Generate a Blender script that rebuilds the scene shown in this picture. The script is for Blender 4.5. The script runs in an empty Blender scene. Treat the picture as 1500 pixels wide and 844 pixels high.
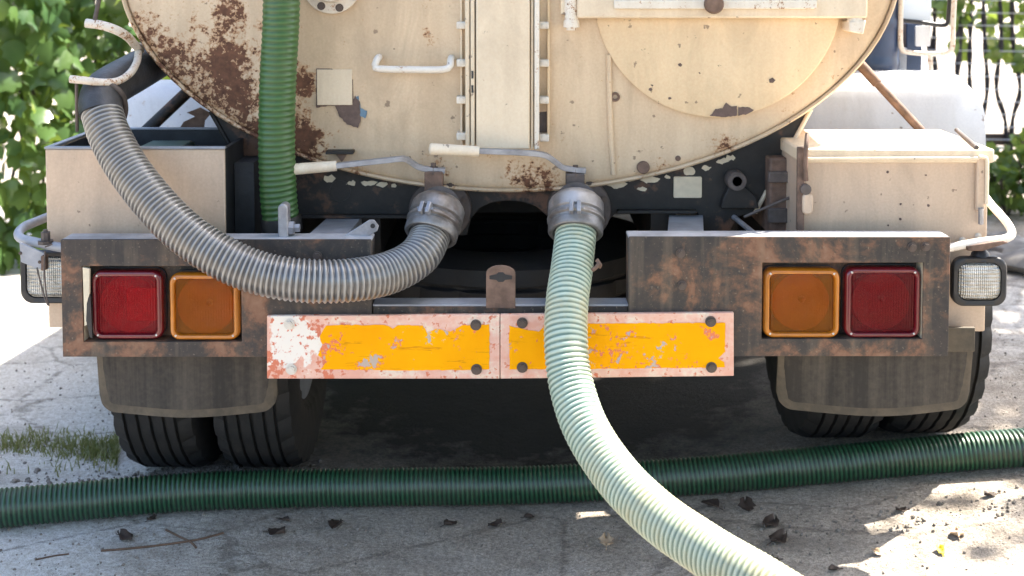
import bpy, math, random
from mathutils import Vector, Matrix, noise as mnoise

R_ = math.radians
rng = random.Random(7)
scene = bpy.context.scene
col = scene.collection

# ---------------------------------------------------------------- camera, sky, sun, exposure
CAM = Vector((0.0, -2.95, 1.49)); FPX = 1770.0; PITCH = R_(3.0); HORIZON = -40.0
CYP = HORIZON + FPX * math.tan(PITCH)
cd = bpy.data.cameras.new('camera'); cam = bpy.data.objects.new('camera', cd); col.objects.link(cam)
cam.location = CAM; cam.rotation_euler = (R_(90) - PITCH, 0, 0)
cd.sensor_width = 36; cd.lens = FPX / 1500 * 36; cd.shift_y = (CYP - 422) / 1500
cd.clip_start = 0.05; cd.clip_end = 2000
cd.dof.use_dof = True; cd.dof.focus_distance = 3.0; cd.dof.aperture_fstop = 3.2
scene.camera = cam

SUNV = Vector((0.66, 0.38, 1.0)).normalized()
elev = math.asin(SUNV.z); azim = math.atan2(SUNV.x, SUNV.y)
world = bpy.data.worlds.new('World'); scene.world = world; world.use_nodes = True
wn = world.node_tree; wn.nodes.clear()
sky = wn.nodes.new('ShaderNodeTexSky'); sky.sky_type = 'NISHITA'; sky.sun_disc = False
sky.sun_elevation = elev; sky.sun_rotation = azim; sky.air_density = 1.0; sky.dust_density = 3.0; sky.ozone_density = 0.8
bg = wn.nodes.new('ShaderNodeBackground'); bg.inputs['Strength'].default_value = 0.15
wo = wn.nodes.new('ShaderNodeOutputWorld')
wn.links.new(sky.outputs[0], bg.inputs[0]); wn.links.new(bg.outputs[0], wo.inputs[0])
sd = bpy.data.lights.new('sun', 'SUN'); sd.energy = 5.0; sd.angle = R_(0.53); sd.color = (1.0, 0.93, 0.82)
sun = bpy.data.objects.new('sun', sd); col.objects.link(sun)
sun.rotation_euler = SUNV.to_track_quat('Z', 'Y').to_euler(); sun.location = (6, 6, 10)
scene.view_settings.view_transform = 'Standard'; scene.view_settings.look = 'None'
scene.view_settings.gamma = 1.0; scene.view_settings.exposure = 2.22
scene.render.engine = 'CYCLES'
scene.cycles.max_bounces = 8; scene.cycles.transparent_max_bounces = 12

# ---------------------------------------------------------------- pixel -> place
CF = Vector((0, math.cos(PITCH), -math.sin(PITCH))); CU = Vector((0, math.sin(PITCH), math.cos(PITCH)))
def ray(px, py):
    return CF + Vector((1, 0, 0)) * ((px - 750) / FPX) + CU * ((CYP - py) / FPX)
def W(px, py, Y):
    d = ray(px, py); return CAM + d * ((Y - CAM.y) / d.y)
def G(px, py, z=0.0):
    d = ray(px, py); return CAM + d * ((z - CAM.z) / d.z)
def L(n, Y):
    return n * (Y - CAM.y) / FPX
def xz(px, py, Y):
    p = W(px, py, Y); return (p.x, p.z)
def sstep(a, b, x):
    t = max(0.0, min(1.0, (x - a) / (b - a))); return t * t * (3 - 2 * t)
def gz(x, y):
    h = 0.13 * sstep(-0.1, 1.7, x)
    h += 0.012 * mnoise.noise((x * 1.3, y * 1.3, 0.3)) + 0.004 * mnoise.noise((x * 6, y * 6, 1.3))
    return h

# ---------------------------------------------------------------- materials
def newmat(name):
    m = bpy.data.materials.new(name); m.use_nodes = True
    nt = m.node_tree; return m, nt, nt.nodes['Principled BSDF']
def coords(nt, scale=(1, 1, 1), kind='Object', rot=(0, 0, 0)):
    tc = nt.nodes.new('ShaderNodeTexCoord'); mp = nt.nodes.new('ShaderNodeMapping')
    mp.inputs['Scale'].default_value = scale; mp.inputs['Rotation'].default_value = rot
    nt.links.new(tc.outputs[kind], mp.inputs[0]); return mp.outputs[0]
def noise(nt, scale, detail=4, rough=0.6, sc=(1, 1, 1), dist=0.0, kind='Object'):
    n = nt.nodes.new('ShaderNodeTexNoise'); n.inputs['Scale'].default_value = scale
    n.inputs['Detail'].default_value = detail; n.inputs['Roughness'].default_value = rough
    n.inputs['Distortion'].default_value = dist
    nt.links.new(coords(nt, sc, kind), n.inputs['Vector']); return n.outputs['Fac']
def ramp(nt, fac, stops, interp='LINEAR'):
    r = nt.nodes.new('ShaderNodeValToRGB'); r.color_ramp.interpolation = interp
    el = r.color_ramp.elements
    while len(el) < len(stops): el.new(0.5)
    for e, (p, c) in zip(el, stops):
        e.position = p; e.color = (c, c, c, 1) if not hasattr(c, '__len__') else (*c, 1)
    nt.links.new(fac, r.inputs[0]); return r.outputs[0]
def setin(nt, sock, v):
    if hasattr(v, 'is_linked') or hasattr(v, 'links'): nt.links.new(v, sock)
    elif hasattr(v, '__len__') and len(v) == 3 and sock.type == 'RGBA': sock.default_value = (*v, 1)
    else: sock.default_value = v
def mix(nt, fac, a, b, mode='MIX'):
    m = nt.nodes.new('ShaderNodeMix'); m.data_type = 'RGBA'; m.blend_type = mode
    setin(nt, m.inputs[0], fac); setin(nt, m.inputs[6], a); setin(nt, m.inputs[7], b); return m.outputs[2]
def math_(nt, op, a, b=0.0, clamp=False):
    m = nt.nodes.new('ShaderNodeMath'); m.operation = op; m.use_clamp = clamp
    setin(nt, m.inputs[0], a); setin(nt, m.inputs[1], b); return m.outputs[0]
def bump(nt, bsdf, h, strength=0.3, dist=0.01):
    b = nt.nodes.new('ShaderNodeBump'); b.inputs['Strength'].default_value = strength; b.inputs['Distance'].default_value = dist
    nt.links.new(h, b.inputs['Height']); nt.links.new(b.outputs[0], bsdf.inputs['Normal'])
def blobs(nt, lst):
    """sum of soft round fields round world points (x, z, radius, strength)"""
    tc = nt.nodes.new('ShaderNodeTexCoord'); acc = None
    for (x, z, r, s) in lst:
        sub = nt.nodes.new('ShaderNodeVectorMath'); sub.operation = 'SUBTRACT'; sub.inputs[1].default_value = (x, 0, z)
        nt.links.new(tc.outputs['Object'], sub.inputs[0])
        mul = nt.nodes.new('ShaderNodeVectorMath'); mul.operation = 'MULTIPLY'; mul.inputs[1].default_value = (1 / r, 0, 1 / r)
        nt.links.new(sub.outputs[0], mul.inputs[0])
        ln = nt.nodes.new('ShaderNodeVectorMath'); ln.operation = 'LENGTH'; nt.links.new(mul.outputs[0], ln.inputs[0])
        mr = nt.nodes.new('ShaderNodeMapRange'); mr.interpolation_type = 'SMOOTHSTEP'
        mr.inputs[1].default_value = 1.0; mr.inputs[2].default_value = 0.0; mr.inputs[3].default_value = 0.0; mr.inputs[4].default_value = s
        nt.links.new(ln.outputs['Value'], mr.inputs[0])
        acc = mr.outputs[0] if acc is None else math_(nt, 'ADD', acc, mr.outputs[0])
    return acc
def simple(name, c, rough=0.5, metal=0.0, var=0.25, nscale=12, bmp=0.0, coat=0.0, dark=None):
    m, nt, b = newmat(name)
    n = noise(nt, nscale, 6)
    d = dark or tuple(v * (1 - var) for v in c); l = tuple(min(1, v * (1 + var * 0.6)) for v in c)
    nt.links.new(ramp(nt, n, [(0.3, d), (0.7, l)]), b.inputs['Base Color'])
    b.inputs['Roughness'].default_value = rough; b.inputs['Metallic'].default_value = metal
    b.inputs['Coat Weight'].default_value = coat
    if bmp: bump(nt, b, noise(nt, nscale * 6, 5), bmp, 0.003)
    return m
def painted(name, paint, thr=0.62, scale=14, fringe=(0.42, 0.22, 0.10), rust=(0.125, 0.055, 0.03), bl=None, streak=0.35, rough=0.5, grime=(0.45, 0.33, 0.22), blow=0.0):
    """old paint: vertical grime streaks, chips with a tan fringe down to brown rust"""
    m, nt, b = newmat(name)
    st = noise(nt, 9, 5, 0.6, (1.6, 1.6, 0.12)); big = noise(nt, 2.2, 3)
    c = mix(nt, math_(nt, 'MULTIPLY', ramp(nt, st, [(0.42, 0.0), (0.75, 1.0)]), streak), paint, grime)
    c = mix(nt, math_(nt, 'MULTIPLY', ramp(nt, big, [(0.35, 0.0), (0.7, 1.0)]), 0.35 * streak + 0.05), c, grime)
    fine = noise(nt, 160, 3); c = mix(nt, 0.07, c, ramp(nt, fine, [(0.35, 0.2), (0.65, 0.95)]), 'OVERLAY')
    fl = noise(nt, 34, 4, 0.5); c = mix(nt, ramp(nt, fl, [(0.685, 0.0), (0.71, 0.75)]), c, (0.17, 0.11, 0.075))
    sm = noise(nt, 4.5, 6, 0.7, (1.3, 1.3, 0.5), 1.2); c = mix(nt, math_(nt, 'MULTIPLY', ramp(nt, sm, [(0.48, 0.0), (0.72, 1.0)]), 0.75 * streak), c, tuple(v * 0.72 for v in grime))
    n1 = noise(nt, scale, 8, 0.62, dist=0.4); n2 = noise(nt, scale * 4.2, 5, 0.6)
    f = math_(nt, 'ADD', math_(nt, 'MULTIPLY', n1, 0.40), math_(nt, 'ADD', math_(nt, 'MULTIPLY', n2, 0.34), math_(nt, 'MULTIPLY', noise(nt, scale * 11, 4), 0.26)))
    if bl: f = math_(nt, 'ADD', f, blobs(nt, bl))
    k = ramp(nt, f, [(thr - 0.05, 0.0), (thr - 0.005, 1.0)]); k2 = ramp(nt, f, [(thr + 0.002, 0.0), (thr + 0.016, 1.0)])
    rc = ramp(nt, noise(nt, 45, 6), [(0.3, tuple(v * 0.6 for v in rust)), (0.7, tuple(v * 1.6 for v in rust))])
    c = mix(nt, math_(nt, 'MULTIPLY', k, 0.85), c, fringe); c = mix(nt, k2, c, rc)
    nt.links.new(c, b.inputs['Base Color'])
    nt.links.new(math_(nt, 'ADD', math_(nt, 'MULTIPLY', k2, 0.35), rough), b.inputs['Roughness'])
    h = math_(nt, 'ADD', math_(nt, 'MULTIPLY', k2, -0.6), math_(nt, 'MULTIPLY', noise(nt, 5, 3), 0.9))
    bump(nt, b, math_(nt, 'ADD', h, math_(nt, 'MULTIPLY', noise(nt, 120, 4), 0.12)), 0.35, 0.006)
    return m
def bp(px, py, rpx, s, Y=0.3):
    x, z = xz(px, py, Y); return (x, z, L(rpx, Y), s)

CREAM = (0.67, 0.515, 0.35)
M = {}
M['tank'] = painted('tank_paint', CREAM, thr=0.645, scale=13, bl=[
    bp(375, 200, 140, 0.15), bp(255, 125, 100, 0.10), bp(345, 55, 85, 0.11), bp(215, 45, 70, 0.12), bp(435, 205, 75, 0.16), bp(300, 110, 150, 0.08), bp(330, 110, 60, 0.08), bp(338, 15, 45, 0.10),
    bp(440, 120, 50, 0.16), bp(778, 268, 72, 0.18), bp(520, 262, 60, 0.12), bp(640, 262, 60, 0.1), bp(627, 50, 20, 0.12), bp(1075, 222, 60, 0.08), bp(960, 255, 60, 0.09), bp(720, 228, 18, 0.12)], streak=0.62, grime=(0.46, 0.33, 0.21))
M['hatch'] = painted('hatch_paint', (0.76, 0.575, 0.36), thr=0.73, scale=16, streak=0.45, grime=(0.50, 0.36, 0.22))
M['cream'] = painted('cream_trim_paint', (0.76, 0.63, 0.46), thr=0.67, scale=22, streak=0.35)
M['chipped'] = painted('chipped_white_trim', (0.76, 0.70, 0.60), thr=0.60, scale=30, streak=0.3)
M['box'] = painted('box_paint', (0.60, 0.445, 0.32), thr=0.735, scale=22, streak=0.42, grime=(0.36, 0.27, 0.2), rough=0.34)
M['hook'] = painted('hook_paint', (0.66, 0.60, 0.52), thr=0.57, scale=22, streak=0.3)
M['white'] = painted('fender_white_paint', (0.62, 0.64, 0.67), thr=0.64, scale=10, streak=0.5, grime=(0.5, 0.5, 0.5), rust=(0.14, 0.1, 0.09), fringe=(0.5, 0.45, 0.42))
M['handle'] = painted('handle_paint', (0.74, 0.70, 0.63), thr=0.62, scale=26, streak=0.2)

def bumper_mat():
    m, nt, b = newmat('rusty_bumper')
    n1 = noise(nt, 7, 8, 0.65, dist=0.6); n2 = noise(nt, 38, 6, 0.65); n3 = noise(nt, 120, 3)
    f = math_(nt, 'ADD', math_(nt, 'MULTIPLY', n1, 0.7), math_(nt, 'MULTIPLY', n2, 0.3))
    f = math_(nt, 'ADD', f, blobs(nt, [bp(180, 470, 130, 0.10, 0), bp(330, 470, 130, 0.08, 0), bp(1020, 440, 90, 0.08, 0), bp(1110, 430, 100, 0.10, 0), bp(1250, 375, 140, 0.05, 0), bp(1360, 450, 90, 0.08, 0), bp(1250, 520, 160, 0.06, 0)]))
    c = ramp(nt, f, [(0.42, (0.040, 0.036, 0.034)), (0.52, (0.058, 0.047, 0.041)), (0.565, (0.105, 0.066, 0.047)), (0.615, (0.20, 0.102, 0.062)), (0.74, (0.27, 0.16, 0.105))])
    c = mix(nt, ramp(nt, n3, [(0.62, 0.0), (0.72, 0.55)]), c, (0.30, 0.24, 0.17))
    st = noise(nt, 10, 4, 0.6, (2.2, 2, 0.15)); c = mix(nt, ramp(nt, st, [(0.52, 0.0), (0.75, 0.4)]), c, (0.25, 0.19, 0.13))
    nt.links.new(c, b.inputs['Base Color']); b.inputs['Roughness'].default_value = 0.62; b.inputs['Specular IOR Level'].default_value = 0.3
    bump(nt, b, math_(nt, 'ADD', n2, math_(nt, 'MULTIPLY', n1, 0.6)), 0.4, 0.004); return m
M['bumper'] = bumper_mat()
def frame_mat():
    m, nt, b = newmat('black_frame_steel')
    n = noise(nt, 9, 7, 0.65); n2 = noise(nt, 40, 6)
    c = ramp(nt, math_(nt, 'ADD', math_(nt, 'MULTIPLY', n, 0.7), math_(nt, 'MULTIPLY', n2, 0.3)), [(0.40, (0.009, 0.008, 0.0075)), (0.56, (0.020, 0.017, 0.015)), (0.68, (0.07, 0.045, 0.032)), (0.8, (0.14, 0.07, 0.04))])
    k = math_(nt, 'ADD', n, blobs(nt, [bp(775, 285, 70, 0.16, .36), bp(1060, 330, 50, 0.15, .36), bp(420, 240, 50, 0.08, .36)]))
    c = mix(nt, ramp(nt, k, [(0.58, 0.0), (0.66, 0.9)]), c, (0.13, 0.062, 0.034))
    nt.links.new(c, b.inputs['Base Color']); b.inputs['Roughness'].default_value = 0.6
    bump(nt, b, n2, 0.3, 0.004); return m
M['frame'] = frame_mat()
M['darkrust'] = simple('brown_rusty_steel', (0.17, 0.105, 0.075), 0.75, 0.0, 0.5, 30, 0.5)
M['bolt'] = simple('dark_bolt_steel', (0.13, 0.10, 0.085), 0.55, 0.5, 0.5, 60, 0.3)
M['boltc'] = simple('cream_bolt_paint', (0.72, 0.66, 0.57), 0.5, 0, 0.3, 40, 0.2)
M['steel'] = simple('worn_grey_steel', (0.34, 0.34, 0.36), 0.42, 0.55, 0.35, 25, 0.3)
M['alu'] = simple('dull_cast_aluminium', (0.33, 0.325, 0.325), 0.42, 0.5, 0.4, 11, 0.5, dark=(0.10, 0.08, 0.066))
M['dimsteel'] = simple('dim_grey_paint', (0.30, 0.31, 0.34), 0.5, 0.1, 0.3, 14, 0.3)
M['sunlit_top'] = simple('sunlit_pale_steel', (0.42, 0.43, 0.46), 0.45, 0.1, 0.35, 14, 0.3)  # pale colour that paints sunlight onto the bumper tops
M['valve'] = simple('brown_valve_iron', (0.115, 0.092, 0.082), 0.6, 0.2, 0.45, 20, 0.4)
M['grip'] = painted('lever_grip_plastic', (0.78, 0.68, 0.53), thr=0.72, scale=20, streak=0.4)
M['black'] = simple('black_plastic', (0.018, 0.018, 0.02), 0.45, 0, 0.4, 20, 0.15)
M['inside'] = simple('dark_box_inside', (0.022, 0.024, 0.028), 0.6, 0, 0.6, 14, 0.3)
M['screw'] = simple('bright_screw', (0.62, 0.6, 0.57), 0.35, 0.8, 0.2, 50)
M['blue'] = simple('blue_plastic', (0.012, 0.03, 0.075), 0.4, 0, 0.4, 8, 0.1)
M['green_tray'] = simple('green_plastic', (0.01, 0.075, 0.06), 0.45, 0, 0.3, 10)
M['tag'] = simple('cream_tag', (0.66, 0.57, 0.42), 0.6, 0, 0.15, 30, 0.1)
M['chip_b'] = simple('bare_brown_chip', (0.13, 0.085, 0.07), 0.7, 0, 0.35, 40, 0.3)
M['chip_blue'] = simple('old_blue_paint', (0.13, 0.22, 0.30), 0.6, 0, 0.3, 40, 0.2)
M['mirror'] = simple('mirror_glass', (0.62, 0.70, 0.80), 0.25, 0.2, 0.05, 3)

def rubber(name, base, dust, amount, sc=(1, 1, 1)):
    m, nt, b = newmat(name)
    n = noise(nt, 10, 6, 0.65, sc); n2 = noise(nt, 70, 5)
    k = math_(nt, 'ADD', math_(nt, 'MULTIPLY', n, 0.75), math_(nt, 'MULTIPLY', n2, 0.25))
    nt.links.new(mix(nt, ramp(nt, k, [(0.42, 0.0), (0.68, amount)]), base, dust), b.inputs['Base Color'])
    b.inputs['Roughness'].default_value = 0.72; bump(nt, b, n2, 0.3, 0.003); return m
M['tyre'] = rubber('tyre_rubber', (0.011, 0.0105, 0.010), (0.065, 0.054, 0.044), 0.22)
M['flap'] = rubber('mudflap_rubber', (0.022, 0.018, 0.014), (0.13, 0.105, 0.078), 0.6, (2.2, 1, 0.05))
M['flapedge'] = rubber('mudflap_border', (0.065, 0.052, 0.036), (0.17, 0.13, 0.085), 0.6)

def lens_mat(name, tint, body, wave):
    m, nt, b = newmat(name)
    n = noise(nt, 30, 4)
    nt.links.new(ramp(nt, n, [(0.3, tuple(v * 0.75 for v in body)), (0.7, body)]), b.inputs['Base Color'])
    b.inputs['Roughness'].default_value = 0.2; b.inputs['Coat Weight'].default_value = 0.15
    w = nt.nodes.new('ShaderNodeTexWave'); w.wave_type = 'BANDS'; w.bands_direction = wave; w.inputs['Scale'].default_value = 48
    w.inputs['Distortion'].default_value = 0.0
    nt.links.new(coords(nt), w.inputs['Vector']); bump(nt, b, w.outputs['Fac'], 0.9, 0.004)
    tr = nt.nodes.new('ShaderNodeBsdfTransparent'); tr.inputs[0].default_value = (*tint, 1)
    mx = nt.nodes.new('ShaderNodeMixShader'); mx.inputs[0].default_value = 0.42
    nt.links.new(tr.outputs[0], mx.inputs[1]); nt.links.new(b.outputs[0], mx.inputs[2])
    nt.links.new(mx.outputs[0], nt.nodes['Material Output'].inputs[0]); return m
M['red'] = lens_mat('red_lens', (0.85, 0.03, 0.05), (0.22, 0.006, 0.014), 'X')
M['redl'] = lens_mat('bright_red_lens', (0.95, 0.05, 0.08), (0.36, 0.008, 0.020), 'X')
M['redrim'] = simple('red_lens_rim', (0.13, 0.006, 0.012), 0.18, 0, 0.2, 20, 0, 0.6)
M['redlit'] = simple('red_reflex_reflector', (0.88, 0.25, 0.25), 0.5, 0, 0.3, 120, 0.6, 0.0)
M['amber'] = lens_mat('amber_lens', (1.0, 0.50, 0.06), (0.40, 0.145, 0.008), 'X')
M['amberrim'] = simple('amber_lens_rim', (0.46, 0.15, 0.01), 0.18, 0, 0.2, 20, 0, 0.6)
M['bowl'] = simple('lamp_bowl', (0.45, 0.42, 0.38), 0.35, 0.6, 0.2, 10)
def glass_lens():
    m, nt, b = newmat('prismatic_lamp_glass')
    b.inputs['Base Color'].default_value = (0.80, 0.77, 0.70, 1); b.inputs['Roughness'].default_value = 0.22
    b.inputs['Metallic'].default_value = 0.35; b.inputs['Coat Weight'].default_value = 0.8
    h = None
    for d, s in (('X', 60), ('Z', 34)):
        w = nt.nodes.new('ShaderNodeTexWave'); w.wave_type = 'BANDS'; w.bands_direction = d; w.inputs['Scale'].default_value = s
        nt.links.new(coords(nt), w.inputs['Vector']); h = w.outputs['Fac'] if h is None else math_(nt, 'ADD', h, w.outputs['Fac'])
    n = noise(nt, 40, 4); nt.links.new(ramp(nt, n, [(0.3, (0.52, 0.49, 0.42)), (0.65, (0.82, 0.80, 0.74))]), b.inputs['Base Color'])
    bump(nt, b, h, 0.9, 0.006); return m
M['lampglass'] = glass_lens()

def hose_mat(name, ridge, groove, rough=0.45, coat=0.2, dust=(0.4, 0.33, 0.24), dustamt=0.3, trans=0.0, lo=0.25, hi=0.8, along=0.0):
    m, nt, b = newmat(name)
    at = nt.nodes.new('ShaderNodeAttribute'); at.attribute_name = 'ridge'
    n = noise(nt, 7, 5, 0.6); n2 = noise(nt, 60, 4)
    c = mix(nt, ramp(nt, at.outputs['Fac'], [(lo, 0.0), (hi, 1.0)]), groove, ridge)
    k = math_(nt, 'ADD', math_(nt, 'MULTIPLY', n, 0.6), math_(nt, 'MULTIPLY', n2, 0.4))
    c = mix(nt, ramp(nt, k, [(0.45, 0.0), (0.72, dustamt)]), c, dust)
    if along:
        al = nt.nodes.new('ShaderNodeAttribute'); al.attribute_name = 'along'
        q = math_(nt, 'ADD', al.outputs['Fac'], math_(nt, 'MULTIPLY', math_(nt, 'SUBTRACT', n, 0.5), 0.8))
        c = mix(nt, ramp(nt, q, [(0.12, 0.0), (0.55, 0.62)]), c, mix(nt, ramp(nt, at.outputs['Fac'], [(lo, 0.0), (hi, 1.0)]), (0.27, 0.22, 0.10), dust))
    nt.links.new(c, b.inputs['Base Color']); b.inputs['Roughness'].default_value = rough; b.inputs['Coat Weight'].default_value = coat
    b.inputs['Coat Roughness'].default_value = 0.3
    bump(nt, b, n2, 0.15, 0.002)
    if trans:
        t = nt.nodes.new('ShaderNodeBsdfTranslucent'); nt.links.new(c, t.inputs[0])
        mx = nt.nodes.new('ShaderNodeMixShader'); mx.inputs[0].default_value = trans
        nt.links.new(b.outputs[0], mx.inputs[1]); nt.links.new(t.outputs[0], mx.inputs[2]); nt.links.new(mx.outputs[0], nt.nodes['Material Output'].inputs[0])
    return m
M['hose_black'] = hose_mat('black_hose', (0.27, 0.26, 0.245), (0.062, 0.061, 0.062), 0.22, 0.9, (0.30, 0.24, 0.16), 0.3, lo=0.5, hi=0.95)
M['sleeve'] = simple('black_rubber_sleeve', (0.04, 0.041, 0.045), 0.5, 0, 0.6, 25, 0.4)
M['hose_pale'] = hose_mat('pale_green_hose', (0.50, 0.60, 0.49), (0.15, 0.24, 0.19), 0.38, 0.3, (0.60, 0.47, 0.23), 0.5, 0.10, along=0.9)
M['hose_green'] = hose_mat('green_hose', (0.046, 0.125, 0.030), (0.024, 0.082, 0.018), 0.45, 0.2, (0.12, 0.11, 0.06), 0.25)
M['hose_dark'] = hose_mat('dark_green_hose', (0.016, 0.074, 0.032), (0.004, 0.022, 0.010), 0.42, 0.25, (0.09, 0.085, 0.06), 0.3)

def board_mat():
    m, nt, b = newmat('faded_pink_board')
    n1 = noise(nt, 12, 7, 0.65, dist=0.3); n2 = noise(nt, 60, 5)
    f = math_(nt, 'ADD', math_(nt, 'MULTIPLY', n1, 0.65), math_(nt, 'MULTIPLY', n2, 0.35))
    c = ramp(nt, f, [(0.40, (0.70, 0.36, 0.27)), (0.52, (0.74, 0.47, 0.37)), (0.58, (0.74, 0.60, 0.48)), (0.66, (0.62, 0.25, 0.17)), (0.74, (0.33, 0.2, 0.13))])
    w = math_(nt, 'ADD', n1, blobs(nt, [bp(440, 505, 75, 0.4, 0), bp(405, 480, 50, 0.15, 0)]))
    c = mix(nt, ramp(nt, w, [(0.70, 0.0), (0.73, 1.0)]), c, (0.78, 0.72, 0.64))
    r = math_(nt, 'ADD', n2, blobs(nt, [bp(398, 530, 38, 0.16, 0), bp(480, 540, 40, 0.1, 0), bp(424, 475, 14, 0.1, 0), bp(460, 475, 40, 0.08, 0)]))
    c = mix(nt, ramp(nt, r, [(0.58, 0.0), (0.64, 1.0)]), c, (0.60, 0.17, 0.09))
    nt.links.new(c, b.inputs['Base Color']); b.inputs['Roughness'].default_value = 0.5; bump(nt, b, f, 0.25, 0.003); return m
M['board'] = board_mat()
def yellow_mat():
    m, nt, b = newmat('yellow_reflective_sheet')
    n1 = noise(nt, 24, 8, 0.68, dist=0.5); n2 = noise(nt, 75, 6, 0.6); n3 = noise(nt, 7, 3); b.inputs['Specular IOR Level'].default_value = 0.08
    c = ramp(nt, n3, [(0.3, (0.88, 0.355, 0.001)), (0.7, (0.93, 0.41, 0.001))])
    f = math_(nt, 'ADD', math_(nt, 'MULTIPLY', n1, 0.55), math_(nt, 'MULTIPLY', n2, 0.45))
    f = math_(nt, 'ADD', f, blobs(nt, [bp(480, 510, 45, 0.13, 0), bp(545, 533, 50, 0.13, 0), bp(575, 500, 26, 0.10, 0), bp(890, 505, 70, 0.07, 0), bp(760, 505, 40, 0.06, 0), bp(960, 535, 90, 0.07, 0), bp(655, 480, 45, 0.08, 0), bp(1040, 485, 25, 0.12, 0)]))
    sc_ = noise(nt, 30, 5, 0.7, (0.25, 1, 2.6), 0.6); c = mix(nt, ramp(nt, sc_, [(0.60, 0.0), (0.66, 0.7)]), c, (0.50, 0.19, 0.01))
    c = mix(nt, ramp(nt, f, [(0.605, 0.0), (0.63, 1.0)]), c, (0.70, 0.20, 0.10))
    g = math_(nt, 'ADD', f, math_(nt, 'MULTIPLY', math_(nt, 'SUBTRACT', n3, 0.5), 0.5))
    c = mix(nt, ramp(nt, g, [(0.645, 0.0), (0.66, 0.9)]), c, (0.46, 0.41, 0.35))
    nt.links.new(c, b.inputs['Base Color']); b.inputs['Roughness'].default_value = 0.6; bump(nt, b, f, 0.2, 0.002); return m
M['yellow'] = yellow_mat()

def ground_mat():
    m, nt, b = newmat('dusty_ground')
    n1 = noise(nt, 0.9, 6, 0.6); n2 = noise(nt, 9, 8, 0.7); n3 = noise(nt, 90, 5, 0.7); n4 = noise(nt, 320, 3, 0.6)
    c = ramp(nt, n2, [(0.32, (0.29, 0.238, 0.185)), (0.5, (0.43, 0.36, 0.285)), (0.68, (0.52, 0.45, 0.375))])
    c = mix(nt, ramp(nt, n1, [(0.4, 0.0), (0.65, 0.55)]), c, (0.42, 0.39, 0.35))
    pl = math_(nt, 'ADD', blobs_xy(nt, [(-2.0, 0.1, 1.9, 1.0), (-2.6, 1.4, 2.0, 0.9), (-3.4, 3.4, 2.2, 0.9), (2.6, 1.6, 1.5, 0.6)]), math_(nt, 'MULTIPLY', math_(nt, 'SUBTRACT', n2, 0.5), 0.7))
    c = mix(nt, ramp(nt, pl, [(0.1, 0.0), (0.6, 0.9)]), c, (0.68, 0.65, 0.61))
    c = mix(nt, 0.6, c, ramp(nt, n3, [(0.36, 0.22), (0.62, 0.74)]), 'OVERLAY')
    n5 = noise(nt, 26, 6, 0.75, (0.6, 1.3, 1)); c = mix(nt, ramp(nt, n5, [(0.58, 0.0), (0.70, 0.45)]), c, (0.17, 0.135, 0.10))
    cr = nt.nodes.new('ShaderNodeTexVoronoi'); cr.feature = 'DISTANCE_TO_EDGE'; cr.inputs['Scale'].default_value = 1.7; nt.links.new(coords(nt, (1, 1.6, 1)), cr.inputs['Vector'])
    crk = math_(nt, 'ADD', cr.outputs['Distance'], math_(nt, 'MULTIPLY', math_(nt, 'SUBTRACT', n5, 0.5), 0.16)); c = mix(nt, ramp(nt, crk, [(0.0, 0.55), (0.018, 0.0)]), c, (0.12, 0.095, 0.07))
    stn = noise(nt, 2.6, 5, 0.65, (1, 1.5, 1), 0.8); c = mix(nt, ramp(nt, stn, [(0.52, 0.0), (0.68, 0.5)]), c, (0.19, 0.155, 0.12))
    c = mix(nt, 0.45, c, ramp(nt, n4, [(0.38, 0.15), (0.6, 0.7)]), 'OVERLAY')
    # shade under the lorry, painted into the ground colour as a near-black patch
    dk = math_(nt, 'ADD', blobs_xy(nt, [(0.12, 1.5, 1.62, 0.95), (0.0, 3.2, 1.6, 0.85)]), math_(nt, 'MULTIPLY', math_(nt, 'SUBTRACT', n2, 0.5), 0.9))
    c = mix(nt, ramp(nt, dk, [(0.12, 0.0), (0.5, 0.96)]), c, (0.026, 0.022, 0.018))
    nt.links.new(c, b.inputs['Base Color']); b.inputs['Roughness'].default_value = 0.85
    h = math_(nt, 'ADD', math_(nt, 'MULTIPLY', n2, 1.0), math_(nt, 'ADD', math_(nt, 'MULTIPLY', n3, 0.5), math_(nt, 'MULTIPLY', n4, 0.2)))
    bump(nt, b, h, 1.0, 0.022); return m
def blobs_xy(nt, lst):
    tc = nt.nodes.new('ShaderNodeTexCoord'); acc = None
    for (x, y, r, s) in lst:
        sub = nt.nodes.new('ShaderNodeVectorMath'); sub.operation = 'SUBTRACT'; sub.inputs[1].default_value = (x, y, 0)
        nt.links.new(tc.outputs['Object'], sub.inputs[0])
        mul = nt.nodes.new('ShaderNodeVectorMath'); mul.operation = 'MULTIPLY'; mul.inputs[1].default_value = (1 / r, 1 / r, 0)
        nt.links.new(sub.outputs[0], mul.inputs[0])
        ln = nt.nodes.new('ShaderNodeVectorMath'); ln.operation = 'LENGTH'; nt.links.new(mul.outputs[0], ln.inputs[0])
        mr = nt.nodes.new('ShaderNodeMapRange'); mr.interpolation_type = 'SMOOTHSTEP'
        mr.inputs[1].default_value = 1.0; mr.inputs[2].default_value = 0.0; mr.inputs[3].default_value = 0.0; mr.inputs[4].default_value = s
        nt.links.new(ln.outputs['Value'], mr.inputs[0]); acc = mr.outputs[0] if acc is None else math_(nt, 'ADD', acc, mr.outputs[0])
    return acc
M['ground'] = ground_mat()
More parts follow.
